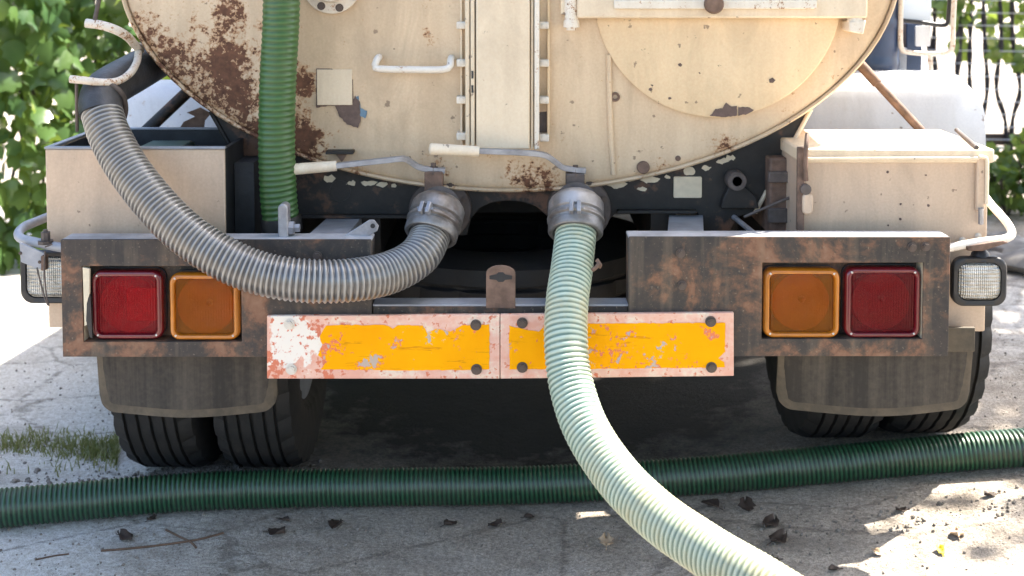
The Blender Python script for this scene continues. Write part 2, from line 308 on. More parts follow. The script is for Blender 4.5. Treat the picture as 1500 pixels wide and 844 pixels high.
def leaf_mat(name, a, b_, trans=0.4, gloss=0.35):
    m, nt, b = newmat(name)
    n = noise(nt, 3.0, 3, kind='Object'); oi = nt.nodes.new('ShaderNodeObjectInfo')
    at = nt.nodes.new('ShaderNodeAttribute'); at.attribute_name = 'tone'
    f = math_(nt, 'ADD', math_(nt, 'MULTIPLY', at.outputs['Fac'], 0.8), math_(nt, 'MULTIPLY', oi.outputs['Random'], 0.6), True)
    c = mix(nt, f, a, b_)
    nt.links.new(c, b.inputs['Base Color']); b.inputs['Roughness'].default_value = gloss
    t = nt.nodes.new('ShaderNodeBsdfTranslucent'); nt.links.new(mix(nt, 0.5, c, (0.30, 0.36, 0.02)), t.inputs[0])
    mx = nt.nodes.new('ShaderNodeMixShader'); mx.inputs[0].default_value = trans
    nt.links.new(b.outputs[0], mx.inputs[1]); nt.links.new(t.outputs[0], mx.inputs[2]); nt.links.new(mx.outputs[0], nt.nodes['Material Output'].inputs[0])
    return m
M['leaf'] = leaf_mat('climber_leaf', (0.06, 0.13, 0.05), (0.15, 0.24, 0.07), 0.48, 0.22)
M['treeleaf'] = leaf_mat('tree_leaf', (0.04, 0.09, 0.02), (0.10, 0.17, 0.04), 0.4)
M['grass'] = leaf_mat('grass_blade', (0.09, 0.14, 0.035), (0.27, 0.25, 0.11), 0.3)
M['bark'] = simple('dark_bark', (0.06, 0.045, 0.035), 0.85, 0, 0.5, 20, 0.6)
M['stake'] = simple('dark_fence_stake', (0.035, 0.030, 0.032), 0.8, 0, 0.5, 25, 0.4)
M['rail'] = simple('brown_fence_rail', (0.10, 0.07, 0.055), 0.8, 0, 0.4, 15, 0.4)
M['wire'] = simple('galvanised_wire', (0.55, 0.55, 0.57), 0.4, 0.5, 0.1, 20)
M['stone'] = simple('grey_stone', (0.23, 0.21, 0.19), 0.85, 0, 0.5, 9, 0.6)
M['pebble'] = simple('pebble_mix', (0.22, 0.19, 0.16), 0.85, 0, 0.6, 30, 0.3)
M['dryleaf'] = simple('dry_brown_leaf', (0.055, 0.035, 0.024), 0.7, 0, 0.5, 40, 0.3)
M['tanleaf'] = simple('dry_tan_leaf', (0.42, 0.30, 0.19), 0.7, 0, 0.35, 40, 0.3)
M['yellowleaf'] = simple('yellow_leaf', (0.55, 0.43, 0.03), 0.6, 0, 0.4, 30, 0.2)
M['twig'] = simple('dry_twig', (0.13, 0.075, 0.045), 0.8, 0, 0.4, 40, 0.3)

# ---------------------------------------------------------------- mesh builder
class MB:
    def __init__(s): s.v = []; s.f = []; s.attr = {}
    def add(s, vs, fs):
        o = len(s.v); s.v += [tuple(v) for v in vs]; s.f += [tuple(i + o for i in f) for f in fs]; return s
    def box(s, x0, x1, y0, y1, z0, z1):
        return s.add([(x, y, z) for x in (x0, x1) for y in (y0, y1) for z in (z0, z1)],
                     [(0, 1, 3, 2), (4, 6, 7, 5), (0, 4, 5, 1), (2, 3, 7, 6), (0, 2, 6, 4), (1, 5, 7, 3)])
    def prism(s, poly, y0, y1, inset=0.0):
        """poly of (x, z), seen from -Y; y0 nearer"""
        n = len(poly); a = sum(poly[i][0] * poly[(i + 1) % n][1] - poly[(i + 1) % n][0] * poly[i][1] for i in range(n))
        if a < 0: poly = poly[::-1]
        vs = [(p[0], y0, p[1]) for p in poly] + [(p[0], y1, p[1]) for p in poly]
        return s.add(vs, [tuple(range(n)), tuple(range(2 * n - 1, n - 1, -1))] + [(i, i + n, (i + 1) % n + n, (i + 1) % n) for i in range(n)])
    def loft(s, rings, cap0=True, cap1=True, closed=True):
        n = len(rings[0]); vs = [p for r in rings for p in r]; fs = []
        for k in range(len(rings) - 1):
            for i in range(n if closed else n - 1):
                j = (i + 1) % n; fs.append((k * n + i, k * n + j, (k + 1) * n + j, (k + 1) * n + i))
        if cap0: fs.append(tuple(range(n - 1, -1, -1)))
        if cap1: fs.append(tuple(range((len(rings) - 1) * n, len(rings) * n)))
        return s.add(vs, fs)
    def tube(s, pts, r, seg=12):
        pts = [Vector(p) for p in pts]; rs = r if hasattr(r, '__len__') else [r] * len(pts)
        fr = frames(pts); rings = []
        for p, (t, u, v), q in zip(pts, fr, rs):
            rings.append([p + (u * math.cos(a) + v * math.sin(a)) * q for a in [2 * math.pi * i / seg for i in range(seg)]])
        return s.loft(rings)
    def lathe(s, c, axis, prof, seg=24):
        """prof: (distance along axis, radius)"""
        axis = Vector(axis).normalized(); u = axis.orthogonal().normalized(); v = axis.cross(u); c = Vector(c)
        rings = [[c + axis * d + (u * math.cos(a) + v * math.sin(a)) * max(r, 1e-4) for a in [2 * math.pi * i / seg for i in range(seg)]] for d, r in prof]
        return s.loft(rings)
    def mesh(s, name, smooth=35):
        me = bpy.data.meshes.new(name); me.from_pydata(s.v, [], s.f); me.update()
        for k, vals in s.attr.items():
            a = me.attributes.new(k, 'FLOAT', 'POINT'); a.data.foreach_set('value', vals)
        if smooth:
            me.polygons.foreach_set('use_smooth', [True] * len(me.polygons))
            if smooth < 180: me.set_sharp_from_angle(angle=R_(smooth))
        return me
    def build(s, name, mat, parent=None, bevel=0.0, smooth=35, fix=True, recenter=False):
        if fix:
            import bmesh
            me = s.mesh(name, 0); bm = bmesh.new(); bm.from_mesh(me); bmesh.ops.recalc_face_normals(bm, faces=bm.faces); bm.to_mesh(me); bm.free()
            if smooth:
                me.polygons.foreach_set('use_smooth', [True] * len(me.polygons))
                if smooth < 180: me.set_sharp_from_angle(angle=R_(smooth))
        else: me = s.mesh(name, smooth)
        me.materials.append(M[mat])
        loc = None
        if recenter:
            xs = [v.co for v in me.vertices]
            loc = Vector(((min(c.x for c in xs) + max(c.x for c in xs)) / 2, (min(c.y for c in xs) + max(c.y for c in xs)) / 2, min(c.z for c in xs)))
            me.transform(Matrix.Translation(-loc))
        o = link(name, me, parent, loc)
        if bevel:
            b = o.modifiers.new('bevel', 'BEVEL'); b.width = bevel; b.segments = 2; b.limit_method = 'ANGLE'; b.angle_limit = R_(40); b.harden_normals = False
        return o
WORLD = {}
def link(name, data, parent=None, loc=None, rot=None, scale=None):
    o = bpy.data.objects.new(name, data); col.objects.link(o)
    m = Matrix.LocRotScale(Vector(loc or (0, 0, 0)), rot.to_quaternion() if rot is not None else None, Vector(scale) if scale else None)
    o.matrix_basis = m; WORLD[o.name] = m
    if parent is not None:
        o.parent = parent; o.matrix_parent_inverse = WORLD[parent.name].inverted()
    return o
def tag(o, label, cat, group=None, kind=None):
    o['label'] = label; o['category'] = cat
    if group: o['group'] = group
    if kind: o['kind'] = kind
    return o
def empty(name, loc, label, cat, group=None):
    o = link(name, None, None, loc); o.empty_display_size = 0.1; return tag(o, label, cat, group)
def frames(pts):
    out = []; n = len(pts); prev = None
    for i in range(n):
        t = (pts[min(i + 1, n - 1)] - pts[max(i - 1, 0)]).normalized()
        if prev is None: u = t.orthogonal().normalized()
        else:
            u = prev - t * prev.dot(t); u.normalize()
        prev = u; out.append((t, u, t.cross(u)))
    return out
def spline(pts, step):
    P = [Vector(p) for p in pts]; P = [P[0] * 2 - P[1]] + P + [P[-1] * 2 - P[-2]]; dense = []
    for i in range(1, len(P) - 2):
        for k in range(40):
            t = k / 40; a, b, c, d = P[i - 1], P[i], P[i + 1], P[i + 2]
            dense.append(0.5 * ((2 * b) + (c - a) * t + (2 * a - 5 * b + 4 * c - d) * t * t + (3 * b - a - 3 * c + d) * t ** 3))
    dense.append(P[-2]); out = [dense[0]]; acc = 0.0
    for a, b in zip(dense, dense[1:]):
        seg = (b - a).length; d = step - acc
        while d <= seg and seg > 0:
            out.append(a.lerp(b, d / seg)); d += step
        acc = (acc + seg) % step if seg else acc
    return out
def hose(name, pts, Rr, pitch, amp, mat, parent=None, seg=36, per=6, power=1.0, plain=None):
    step = pitch / per; P = spline(pts, step); fr = frames(P); mb = MB(); rings = []; ridge = []; along = []; wob = random.Random(len(P))
    off = wob.uniform(0, 50)
    for k, (p, (t, u, v)) in enumerate(zip(P, fr)):
        ring = []
        fade = 1.0
        if plain: fade = sstep(plain[0], plain[1], k * step)
        for i in range(seg):
            a = 2 * math.pi * i / seg
            h = (0.5 + 0.5 * math.cos(2 * math.pi * (k / per) - a)) ** power
            r = Rr * (1 + 0.022 * mnoise.noise((k * step * 9 + off, math.cos(a) * .8, math.sin(a) * .8))) - amp * (1 - h) * fade * (1 + 0.35 * mnoise.noise((k * step * 30 + off, a, 2))); ring.append(p + (u * math.cos(a) + v * math.sin(a)) * r); ridge.append(h if fade > 0.5 else 0.35)
        rings.append(ring); along += [k / len(P)] * seg
    mb.loft(rings); mb.attr['ridge'] = ridge; mb.attr['along'] = along
    o = mb.build(name, mat, parent, smooth=180, fix=False, recenter=parent is None)
    return o
def rrect(x0, x1, z0, z1, r, n=5):
    out = []
    for cx, cz, a0 in ((x1 - r, z1 - r, 0), (x0 + r, z1 - r, 90), (x0 + r, z0 + r, 180), (x1 - r, z0 + r, 270)):
        for k in range(n + 1):
            a = R_(a0 + 90 * k / n); out.append((cx + r * math.cos(a), cz + r * math.sin(a)))
    return out
def pxrect(x0, y0, x1, y1, Y):
    a = W(x0, y0, Y); b = W(x1, y1, Y); return a.x, b.x, b.z, a.z    # x0,x1,z0,z1
def ragged(pts, amp, step, seed):
    r = random.Random(seed); out = []
    for (a, b) in zip(pts, pts[1:] + pts[:1]):
        n = max(1, int(math.hypot(b[0] - a[0], b[1] - a[1]) / step))
        for k in range(n):
            t = k / n; out.append((a[0] + (b[0] - a[0]) * t + r.uniform(-amp, amp), a[1] + (b[1] - a[1]) * t + r.uniform(-amp, amp)))
    return out

# shared small meshes (axis -Y towards the viewer, unit radius)
def hexbolt():
    mb = MB(); seg = 6
    for y0, y1, r, s in ((0.0, -0.25, 1.35, 16), (-0.25, -0.95, 0.95, 6), (-0.95, -1.1, 0.55, 8)):
        mb.loft([[(r * math.cos(2 * math.pi * i / s), y, r * math.sin(2 * math.pi * i / s)) for i in range(s)] for y in (y0, y1)])
    return mb.mesh('bolt', 30)
BOLT = {}
def bolt(px, py, Y, rpx, parent, mat='bolt', name='bolt'):
    if mat not in BOLT:
        me = hexbolt(); me.materials.append(M[mat]); BOLT[mat] = me
    r = L(rpx, Y) / 1.35; o = link(name, BOLT[mat], parent, W(px, py, Y), Matrix.Rotation(rng.uniform(0, 6), 4, 'Y'), (r, r, r)); return o

# ================================================================ the setting
def ground():
    def axis(lo, hi, core0, core1, stepc):
        c = []; x = core0
        while x <= core1: c.append(x); x += stepc
        s = stepc; x = core1
        while x < hi: s *= 1.22; x += s; c.append(x)
        s = stepc; x = core0
        while x > lo: s *= 1.22; x -= s; c.insert(0, x)
        return c
    xs = axis(-120, 120, -2.4, 2.6, 0.035); ys = axis(-60, 150, -1.2, 3.6, 0.035)
    mb = MB(); mb.v = [(x, y, gz(x, y)) for y in ys for x in xs]; n = len(xs)
    mb.f = [(j * n + i, j * n + i + 1, (j + 1) * n + i + 1, (j + 1) * n + i) for j in range(len(ys) - 1) for i in range(n - 1)]
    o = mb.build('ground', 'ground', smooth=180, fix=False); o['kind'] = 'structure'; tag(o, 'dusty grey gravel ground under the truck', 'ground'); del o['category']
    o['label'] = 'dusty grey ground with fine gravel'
ground()

# ================================================================ the truck
ROOT = Vector((0.05, 0.71, 0.0))
T = empty('vacuum_truck', ROOT, 'cream tanker truck with rusty tank end, seen from behind', 'truck')
TY = 0.33                                    # plane of the tank rim
tc = W(746, -52, TY); TA = L(572, TY); TB = L(333, TY)
def head_y(x, z):
    q = min(1.0, math.hypot((x - tc.x) / TA, (z - tc.z) / TB))
    return TY - 0.012 - 0.035 * (1 - q * q)
def HY(px, py):
    x, z = xz(px, py, 0.29); return head_y(x, z)
AX = Vector((0.10, 0.995, 0)).normalized()
def tank():
    n = 96
    def ring(k, y): return [Vector((tc.x + TA * k * math.cos(a), y, tc.z + TB * k * math.sin(a))) for a in [2 * math.pi * i / n for i in range(n)]]
    mb = MB(); base = ring(1.0, TY); far = [p + AX * 4.0 for p in base]; far2 = [p + AX * 4.0 for p in ring(0.9, TY + 0.15)]
    mb.loft([ring(0.985, TY + 0.002), base, far, far2], cap0=False)
    mb.build('tank_shell', 'tank', T, smooth=50)
    mb = MB(); rings = []
    for k in (0.995, 0.985, 0.97, 0.95, 0.9, 0.75, 0.55, 0.3, 0.12):
        y = head_y(tc.x + TA * k, tc.z)
        if k > 0.98: y = TY + 0.004
        if k == 0.985: y = TY - 0.010
        rings.append(ring(k, y))
    mb.loft(rings, cap0=False)
    h = mb.build('tank_head', 'tank', T, smooth=60)
    # rolled rim bead round the edge
    mb = MB(); rr = []
    for i in range(n):
        a = 2 * math.pi * i / n; c = Vector((tc.x + TA * 0.997 * math.cos(a), TY - 0.008, tc.z + TB * 0.997 * math.sin(a)))
        nrm = Vector((math.cos(a) / TA, 0, math.sin(a) / TB)).normalized()
        rr.append([c + nrm * 0.006 * math.cos(b) + Vector((0, 1, 0)) * 0.010 * math.sin(b) for b in [2 * math.pi * q / 8 for q in range(8)]])
    rr.append(rr[0]); mb.loft(rr, False, False); mb.build('rim_bead', 'tank', h, smooth=60)
    return h
head = tank()

# central channel cover with bolted edge strips
def channel():
    Yf = HY(740, 100) - 0.055; Yb = Yf + 0.075
    x0, x1, z0, z1 = pxrect(697, -40, 776, 219, Yf)
    c = MB().box(x0, x1, Yf, Yb, z0, z1).build('channel_cover', 'cream', T, bevel=0.004)
    for a, b, dy, m in ((681, 688, 0.014, 'cream'), (689, 695.5, 0.006, 'cream'), (777.5, 781.5, 0.010, 'cream'), (783, 790, 0.002, 'chipped')):
        q0, q1, w0, w1 = pxrect(a, -40, b, 217 if a < 700 else 219, Yf)
        MB().box(q0, q1, Yf + dy, Yb, w0, w1).build('edge_strip', m, c, bevel=0.002)
    for a, b, e in ((674, 677.5, 214), (802, 805, 196)):
        q0, q1, w0, w1 = pxrect(a, -40, b, e, Yb - 0.03)
        MB().box(q0, q1, Yb - 0.035, Yb + 0.02, w0, w1).build('cover_flange', 'cream' if a < 700 else 'hatch', c, bevel=0.001)
    q0, q1, w0, w1 = pxrect(790, -40, 801, 205, Yb - 0.02); MB().box(q0, q1, Yb - 0.012, Yb + 0.02, w0, w1).build('flange_recess', 'valve', c)
    for px, ys in ((676, (37, 92, 146, 199)), (797, (37, 92, 146, 201))):
        for py in ys:
            o = W(px, py, Yb - 0.036); r = L(7, o.y)
            MB().box(o.x - r, o.x + r, o.y - 0.020, o.y + 0.03, o.z - r * .75, o.z + r * .75).build('square_nut', 'boltc', c, bevel=0.003)
            bolt(px, py, o.y - 0.0195, 4.2, c, 'boltc', 'nut_stud')
    # dark keyhole slots
    for py in (104, 125):
        q0, q1, w0, w1 = pxrect(690.5, py, 693.5, py + 11, Yf + 0.006); MB().box(q0, q1, Yf + 0.0045, Yf + 0.02, w0, w1).build('slot', 'black', c)
channel()

def on_head(px, py, up): return W(px, py, HY(px, py) - up)
# grab handle
hp = [on_head(556, 84, -0.01), on_head(553, 86, 0.03), on_head(549, 97, 0.045), on_head(556, 101, 0.05), on_head(600, 102, 0.05), on_head(648, 102, 0.05), on_head(659, 97, 0.045), on_head(660, 88, 0.03), on_head(662, 84, -0.01)]
MB().tube(spline(hp, 0.012), 0.0095, 10).build('grab_handle', 'handle', T, smooth=60)
# round hatch door with crossbar, screw knob and hinges
def hatch():
    c = on_head(1051, -9, 0); r = L(181, c.y); yf = HY(1051, 60) - 0.018
    h = MB().lathe((c.x, yf, c.z), (0, 1, 0), [(0.0, r * 0.02), (0.0, r * 0.6), (0.001, r * 0.985), (0.004, r), (0.05, r)], 72).build('hatch', 'hatch', T, smooth=40)
    x0, x1, z0, z1 = pxrect(846, -55, 1272, 27, yf - 0.05)
    MB().prism([(x0, z0), (x1, z0), (x1, z1), (x0, z1)], yf - 0.045, yf - 0.003).build('crossbar', 'cream', h, bevel=0.006)
    x0, x1, z0, z1 = pxrect(899, 0, 1195, 13, yf - 0.05); MB().box(x0, x1, yf - 0.062, yf - 0.046, z0, z1).build('crossbar_rib', 'chipped', h, bevel=0.003)
    k = W(1045, 6, yf - 0.06); MB().lathe(k, (0, -1, 0), [(-0.02, 0.024), (0.012, 0.026), (0.02, 0.022), (0.022, 0.002)], 24).build('clamp_knob', 'darkrust', h)
    hy = HY(838, 20) - 0.03
    for px, a, b, rr in ((837, -40, 30, 0.018), (1252, -40, 26, 0.017)):
        p0 = W(px, a, hy); p1 = W(px, b, hy); MB().tube([p0, p1], rr, 16).build('hinge_post', 'chipped', h)
        p2 = W(px, b + 12, hy); MB().lathe(p1, p2 - p1, [(0.0, rr * 1.15), (0.018, rr * 1.2), (0.018, rr * 0.75), (0.026, rr * 0.75)], 14).build('hinge_cap', 'chipped', h)
        x = W(px, 0, hy).x; MB().box(x - 0.028, x + 0.028, hy, hy + 0.05, W(px, 22, hy).z, W(px, -40, hy).z).build('hinge_plate', 'cream', h, bevel=0.003)
    p = [W(1266, 29, hy), W(1243, 31, hy - 0.01), W(1243, 46, hy - 0.01), W(1262, 50, hy)]
    MB().prism([(q.x, q.z) for q in p], hy - 0.02, hy + 0.06).build('latch_lug', 'chipped', h, bevel=0.004)
    # bare patches along the lower edge
    for pts, s in (([(1040, 170), (1048, 160), (1058, 158), (1064, 151), (1072, 156), (1080, 155), (1080, 169), (1060, 172)], 1), ([(1081, 157), (1098, 157), (1104, 162), (1092, 168), (1082, 169)], 2)):
        MB().prism(ragged([xz(a, b, yf) for a, b in pts], 0.0015, 0.006, s), yf - 0.0012, yf + 0.001).build('paint_chip', 'chip_b', h, smooth=0)
    for a, b, w in ((996, 95, 3), (953, 131, 3.2), (1131, 118, 4.5), (981, 144, 2.5), (955, 125, 1.8), (1025, 107, 1.6)):
        MB().prism(ragged([xz(a + w * math.cos(t), b + w * 0.9 * math.sin(t), yf) for t in (0, 1.2, 2.4, 3.6, 4.9)], 0.001, 0.01, int(a)), yf - 0.001, yf + 0.001).build('paint_chip', 'chip_b', h, smooth=0)
hatch()
# welded seam pipe, plugs, square patch with chips, small ledge, upper flange
seam = [on_head(892, 80, 0.004), on_head(893, 150, 0.004), on_head(895, 200, 0.004), on_head(899, 262, 0.002)]
MB().tube(spline(seam, 0.03), 0.0075, 8).build('weld_seam', 'tank', head, smooth=60)
def disc(name, px, py, rpx, mat, parent, up=0.012, hole=None):
    c = on_head(px, py, 0); r = L(rpx, c.y)
    pr = [(-0.015, r), (up * .7, r), (up, r * 0.88), (up, r * 0.1)]
    if hole: pr = [(-0.015, r), (up * .8, r), (up, r * 0.9), (up, r * hole), (-0.004, r * hole), (-0.004, 0.001)]
    return MB().lathe(c, (0, -1, 0), pr, 20).build(name, mat, parent)
disc('plug', 901, 142, 7, 'darkrust', head, 0.006, 0.5); disc('plug', 942, 245, 9.5, 'darkrust', head, 0.010)
disc('plug', 993, 232, 4, 'darkrust', head, 0.004); disc('plug', 833, 299, 3, 'darkrust', head, 0.004)
pY = HY(490, 128)
x0, x1, z0, z1 = pxrect(464, 102, 516, 154, pY - 0.006)
MB().box(x0, x1, pY - 0.006, pY + 0.006, z0, z1).build('square_patch', 'cream', head, bevel=0.001)
MB().box(x0 - 0.0022, x1 + 0.0022, pY - 0.0022, pY + 0.006, z0 - 0.0022, z1 + 0.0022).build('patch_gap', 'chip_b', head)
for pts, m, s in (([(491, 155), (514, 154), (520, 140), (527, 150), (528, 178), (524, 188), (508, 182), (497, 170)], 'chip_b', 3), ([(463, 130), (469, 148), (480, 155), (463, 158)], 'chip_b', 4),
                  ([(519, 143), (525, 141), (528, 158), (538, 163), (535, 173), (527, 170)], 'chip_blue', 5), ([(516, 108), (521, 110), (520, 120), (516, 121)], 'chip_blue', 6), ([(487, 101), (492, 97), (509, 98), (513, 101)], 'chip_blue', 7)):
    MB().prism(ragged([xz(a, b, pY) for a, b in pts], 0.0012, 0.006, s), pY - (0.0016 if m == 'chip_b' else 0.0010), pY + 0.003).build('paint_chip', m, head, smooth=0)
q = W(500, 221, HY(500, 221)); MB().box(q.x - L(20, q.y), q.x + L(20, q.y), q.y - 0.04, q.y + 0.01, q.z - 0.004, q.z + 0.004).build('small_ledge', 'frame', head, bevel=0.001)
MB().prism([xz(492, 223, q.y), xz(510, 223, q.y), xz(502, 236, q.y)], q.y - 0.02, q.y + 0.01).build('ledge_gusset', 'darkrust', head)
fc = on_head(487, -22, 0); fr_ = L(42, fc.y)
uf = MB().lathe(fc, (0, -1, 0), [(-0.02, fr_), (0.018, fr_), (0.02, fr_ * 0.97), (0.02, fr_ * 0.62), (0.06, fr_ * 0.55), (0.06, 0.01)], 40).build('upper_flange', 'chipped', T)
for a in range(8):
    t = 2 * math.pi * a / 8 + 0.3; bolt(487 + 35 * math.cos(t), -22 - 35 * math.sin(t), fc.y - 0.0195, 6, uf)

# V-shaped saddle plate under the tank
def saddle():
    Y = TY + 0.03
    top = [(310, 165), (345, 150), (1150, 150), (1187, 163)]
    right = [(1108, 310), (1080, 318), (1068, 342), (1024, 342), (1022, 312), (900, 314), (870, 345)]
    arch = [(812, 345), (803, 318), (786, 303), (765, 296), (742, 294), (720, 297), (703, 305), (690, 320), (684, 345)]
    left = [(610, 345), (600, 318), (425, 319), (420, 345), (400, 345), (393, 318), (352, 240)]
    mb = MB(); poly = [xz(a, b, Y) for a, b in top + right + arch + left]
    mb.prism(poly, Y, Y + 0.02)
    s = mb.build('saddle_plate', 'frame', T, smooth=0, bevel=0.002)
    # bright edge strip on both slanted flanks, stepped lower lip
    for a, b in (((1188, 160), (1106, 312)), ((308, 163), (398, 322))):
        p, q = W(*a, Y - 0.004), W(*b, Y - 0.004); MB().tube([p, q], 0.006, 8).build('plate_edge', 'cream' if a[0] > 700 else 'frame', s)
    for x0, x1, y in ((425, 600, 318), (905, 1020, 311)):
        a = W(x0, y, Y - .03); b = W(x1, y, Y - .03); MB().box(a.x, b.x, Y - 0.03, Y - 0.002, a.z - 0.004, a.z + 0.004).build('lower_lip', 'frame', s, bevel=0.001)
    c = W(498, 280, Y - 0.001); rr = L(16, Y); MB().lathe(c, (0, -1, 0), [(-0.012, rr), (0.002, rr), (0.002, rr * 0.93), (-0.01, rr * 0.93), (-0.01, 0.002)], 24).build('plate_hole', 'black', s)
    x0, x1, z0, z1 = pxrect(987, 259, 1028, 290, Y - 0.006); MB().prism(rrect(x0, x1, z0, z1, 0.004), Y - 0.006, Y + 0.005).build('blank_tag_plate', 'tag', s, bevel=0.0008)
    c = W(1080, 266, Y - 0.05); r = L(14.5, c.y)
    MB().lathe(c, (0, 1, 0), [(0.0, r * 0.5), (0.0, r * 0.95), (0.006, r), (0.06, r), (0.06, r * 0.5), (0.0, r * 0.5)], 28).build('towing_eye', 'valve', s)
    MB().lathe(c + Vector((0, 0.02, 0)), (0, 1, 0), [(0.0, r * 0.5), (0.002, 0.001)], 20).build('eye_bore', 'black', s)
    MB().prism([xz(a, b, Y - .03) for a, b in ((1068, 274), (1092, 274), (1108, 288), (1112, 306), (1056, 306), (1060, 290))], Y - 0.03, Y).build('eye_mount', 'frame', s, bevel=0.003)
    # flaked cream paint under the rim
    for k, (a, b, w, h) in enumerate(((482, 262, 9, 5), (515, 268, 7, 4), (540, 268, 12, 4), (560, 270, 9, 4), (577, 271, 5, 3), (905, 270, 14, 6), (952, 263, 14, 6), (1010, 250, 9, 7), (1035, 246, 8, 4), (1058, 236, 10, 4), (1070, 231, 7, 4), (978, 259, 4, 3), (940, 277, 8, 2.5), (925, 262, 6, 4))):
        MB().prism(ragged([xz(a + w * math.cos(t), b + h * math.sin(t), Y) for t in (0, 1, 2, 3, 4, 5)], 0.003, 0.006, k), Y - 0.0025, Y + 0.001).build('paint_flake', 'tag', s, smooth=0)
    return s
saddle()

# outlet valves
def valve(fx, fy, fr, rx, ry, rr, lever, grip, name, tilt):
    Yp = TY + 0.008
    c = W(fx, fy, Yp); r = L(fr, Yp); Yr = 0.13
    e = W(rx, ry, Yr)                                        # mouth of the collar
    v = MB().lathe(c, (0, -1, 0), [(-0.03, r), (0.014, r), (0.018, r * 0.97), (0.018, r * 0.6)], 40).build('outlet_valve', 'valve', T)
    v['label'] = name
    for a in range(8):
        t = 2 * math.pi * a / 8 + 0.4; bolt(fx + fr * .83 * math.cos(t), fy + fr * .83 * math.sin(t), Yp - 0.0175, 5.2, v)
    R1 = L(rr, Yr); ax = Vector(tilt).normalized(); ln = 0.085; base = e - ax * ln
    bd = base - c
    MB().lathe(c, bd, [(0.0, R1 * 0.86), (bd.length, R1 * 0.86)], 36).build('valve_pipe', 'valve', v, smooth=40)
    MB().lathe(base, ax, [(-R1 * 0.42, R1 * 0.12), (-R1 * 0.40, R1 * 0.55), (-R1 * 0.30, R1 * 0.84), (-R1 * 0.12, R1 * 1.0), (0.0, R1 * 1.06), (ln * 0.35, R1 * 1.08), (ln * 0.40, R1 * 1.0), (ln * 0.62, R1 * 1.0)], 44).build('valve_body', 'alu', v, smooth=45)
    MB().lathe(base, ax, [(ln * 0.46, R1 * 0.9), (ln * 0.47, R1 * 1.04), (ln * 0.53, R1 * 1.10), (ln * 0.60, R1 * 1.10), (ln * 0.64, R1 * 1.02), (ln * 0.70, R1 * 1.00), (ln * 0.74, R1 * 1.05), (ln * 0.95, R1 * 1.05), (ln * 1.0, R1 * 1.0), (ln * 1.0, R1 * 0.88), (ln * 0.9, R1 * 0.84)], 44).build('coupling_collar', 'alu', v, smooth=40)
    c0 = c; c = base; ln = ln * 0.75
    # clamp ears on the collar
    up = Vector((0, 0, 1)); side = ax.cross(up).normalized(); nrm = side.cross(ax).normalized()
    if nrm.z < 0: nrm = -nrm
    for off in (-0.0095, 0.0095):
        p = c + ax * ln * 0.74 + nrm * R1 * 1.08 + side * off
        mb = MB(); vs = []
        for i in (-1, 1):
            for j in (-1, 1):
                for k in (-1, 1): vs.append(p + side * 0.0055 * i + ax * 0.016 * j + nrm * 0.013 * k)
        mb.add(vs, [(0, 1, 3, 2), (4, 6, 7, 5), (0, 4, 5, 1), (2, 3, 7, 6), (0, 2, 6, 4), (1, 5, 7, 3)]).build('clamp_ear', 'steel', v, bevel=0.002)
    p = c + ax * ln * 0.74 + nrm * R1 * 1.10; MB().tube([p - side * 0.022, p + side * 0.022], 0.004, 8).build('clamp_bolt', 'steel', v)
    # valve neck + spindle
    nx, ny0, ny1 = lever['neck']; Yn = Yp - 0.115
    a = W(nx - 13.5, ny0, Yn); b = W(nx + 13.5, ny1, Yn)
    MB().prism(rrect(a.x, b.x, b.z - 0.02, a.z, 0.004), Yn, Yn + 0.05).build('valve_neck', 'darkrust' if rx < 700 else 'valve', v, bevel=0.003)
    t = W(nx, ny0, Yn + 0.02); MB().lathe(t, (0, 0, 1), [(-0.004, 0.021), (0.004, 0.021), (0.004, 0.012), (0.014, 0.012), (0.014, 0.007), (0.024, 0.007)], 8).build('spindle_nut', 'bolt', v, smooth=20)
    lv = [W(x, y, Yn + 0.02 - d) for x, y, d in lever['pts']]
    P = spline(lv, 0.01); rings = []; frs = frames(P); hw = 0.012; ht = 0.0068
    for p, (tt, uu, vv) in zip(P, frs):
        s2 = Vector((0, 1, 0)); n2 = tt.cross(s2).normalized(); rings.append([p + s2 * hw * i + n2 * ht * j for i, j in ((-1, -1), (1, -1), (1, 1), (-1, 1))])
    MB().loft(rings).build('lever', 'steel', v, bevel=0.0012)
    g0, g1 = [W(x, y, Yn + 0.02 - d) for x, y, d in grip]
    d = (g1 - g0); dl = d.length
    MB().lathe(g0, d, [(0.0, 0.002), (0.002, 0.012), (0.006, 0.0155), (dl * 0.5, 0.0148), (dl - 0.002, 0.0138), (dl, 0.004)], 14).build('lever_grip', 'grip', v)
    return c0, e, ax, R1
vL = valve(645, 306, 46, 630, 346, 38, {'neck': (635, 252, 290), 'pts': [(652, 250, 0), (628, 248, 0), (612, 244, 0.004), (600, 236, 0.012), (590, 232.5, 0.02), (560, 235.5, 0.03), (490, 243, 0.045)]}, [(425, 248.5, 0.05), (494, 243, 0.045)], 'outlet valve with the black hose', (-0.22, -0.62, -0.72))
vR = valve(848, 306, 47, 843, 343, 39, {'neck': (843, 255, 290), 'pts': [(858, 250, 0), (840, 248, 0), (824, 245, 0.004), (812, 236, 0.012), (798, 227.5, 0.02), (770, 224, 0.03), (700, 221, 0.045)]}, [(628, 218, 0.05), (703, 222, 0.045)], 'outlet valve with the pale green hose', (-0.05, -0.62, -0.77))

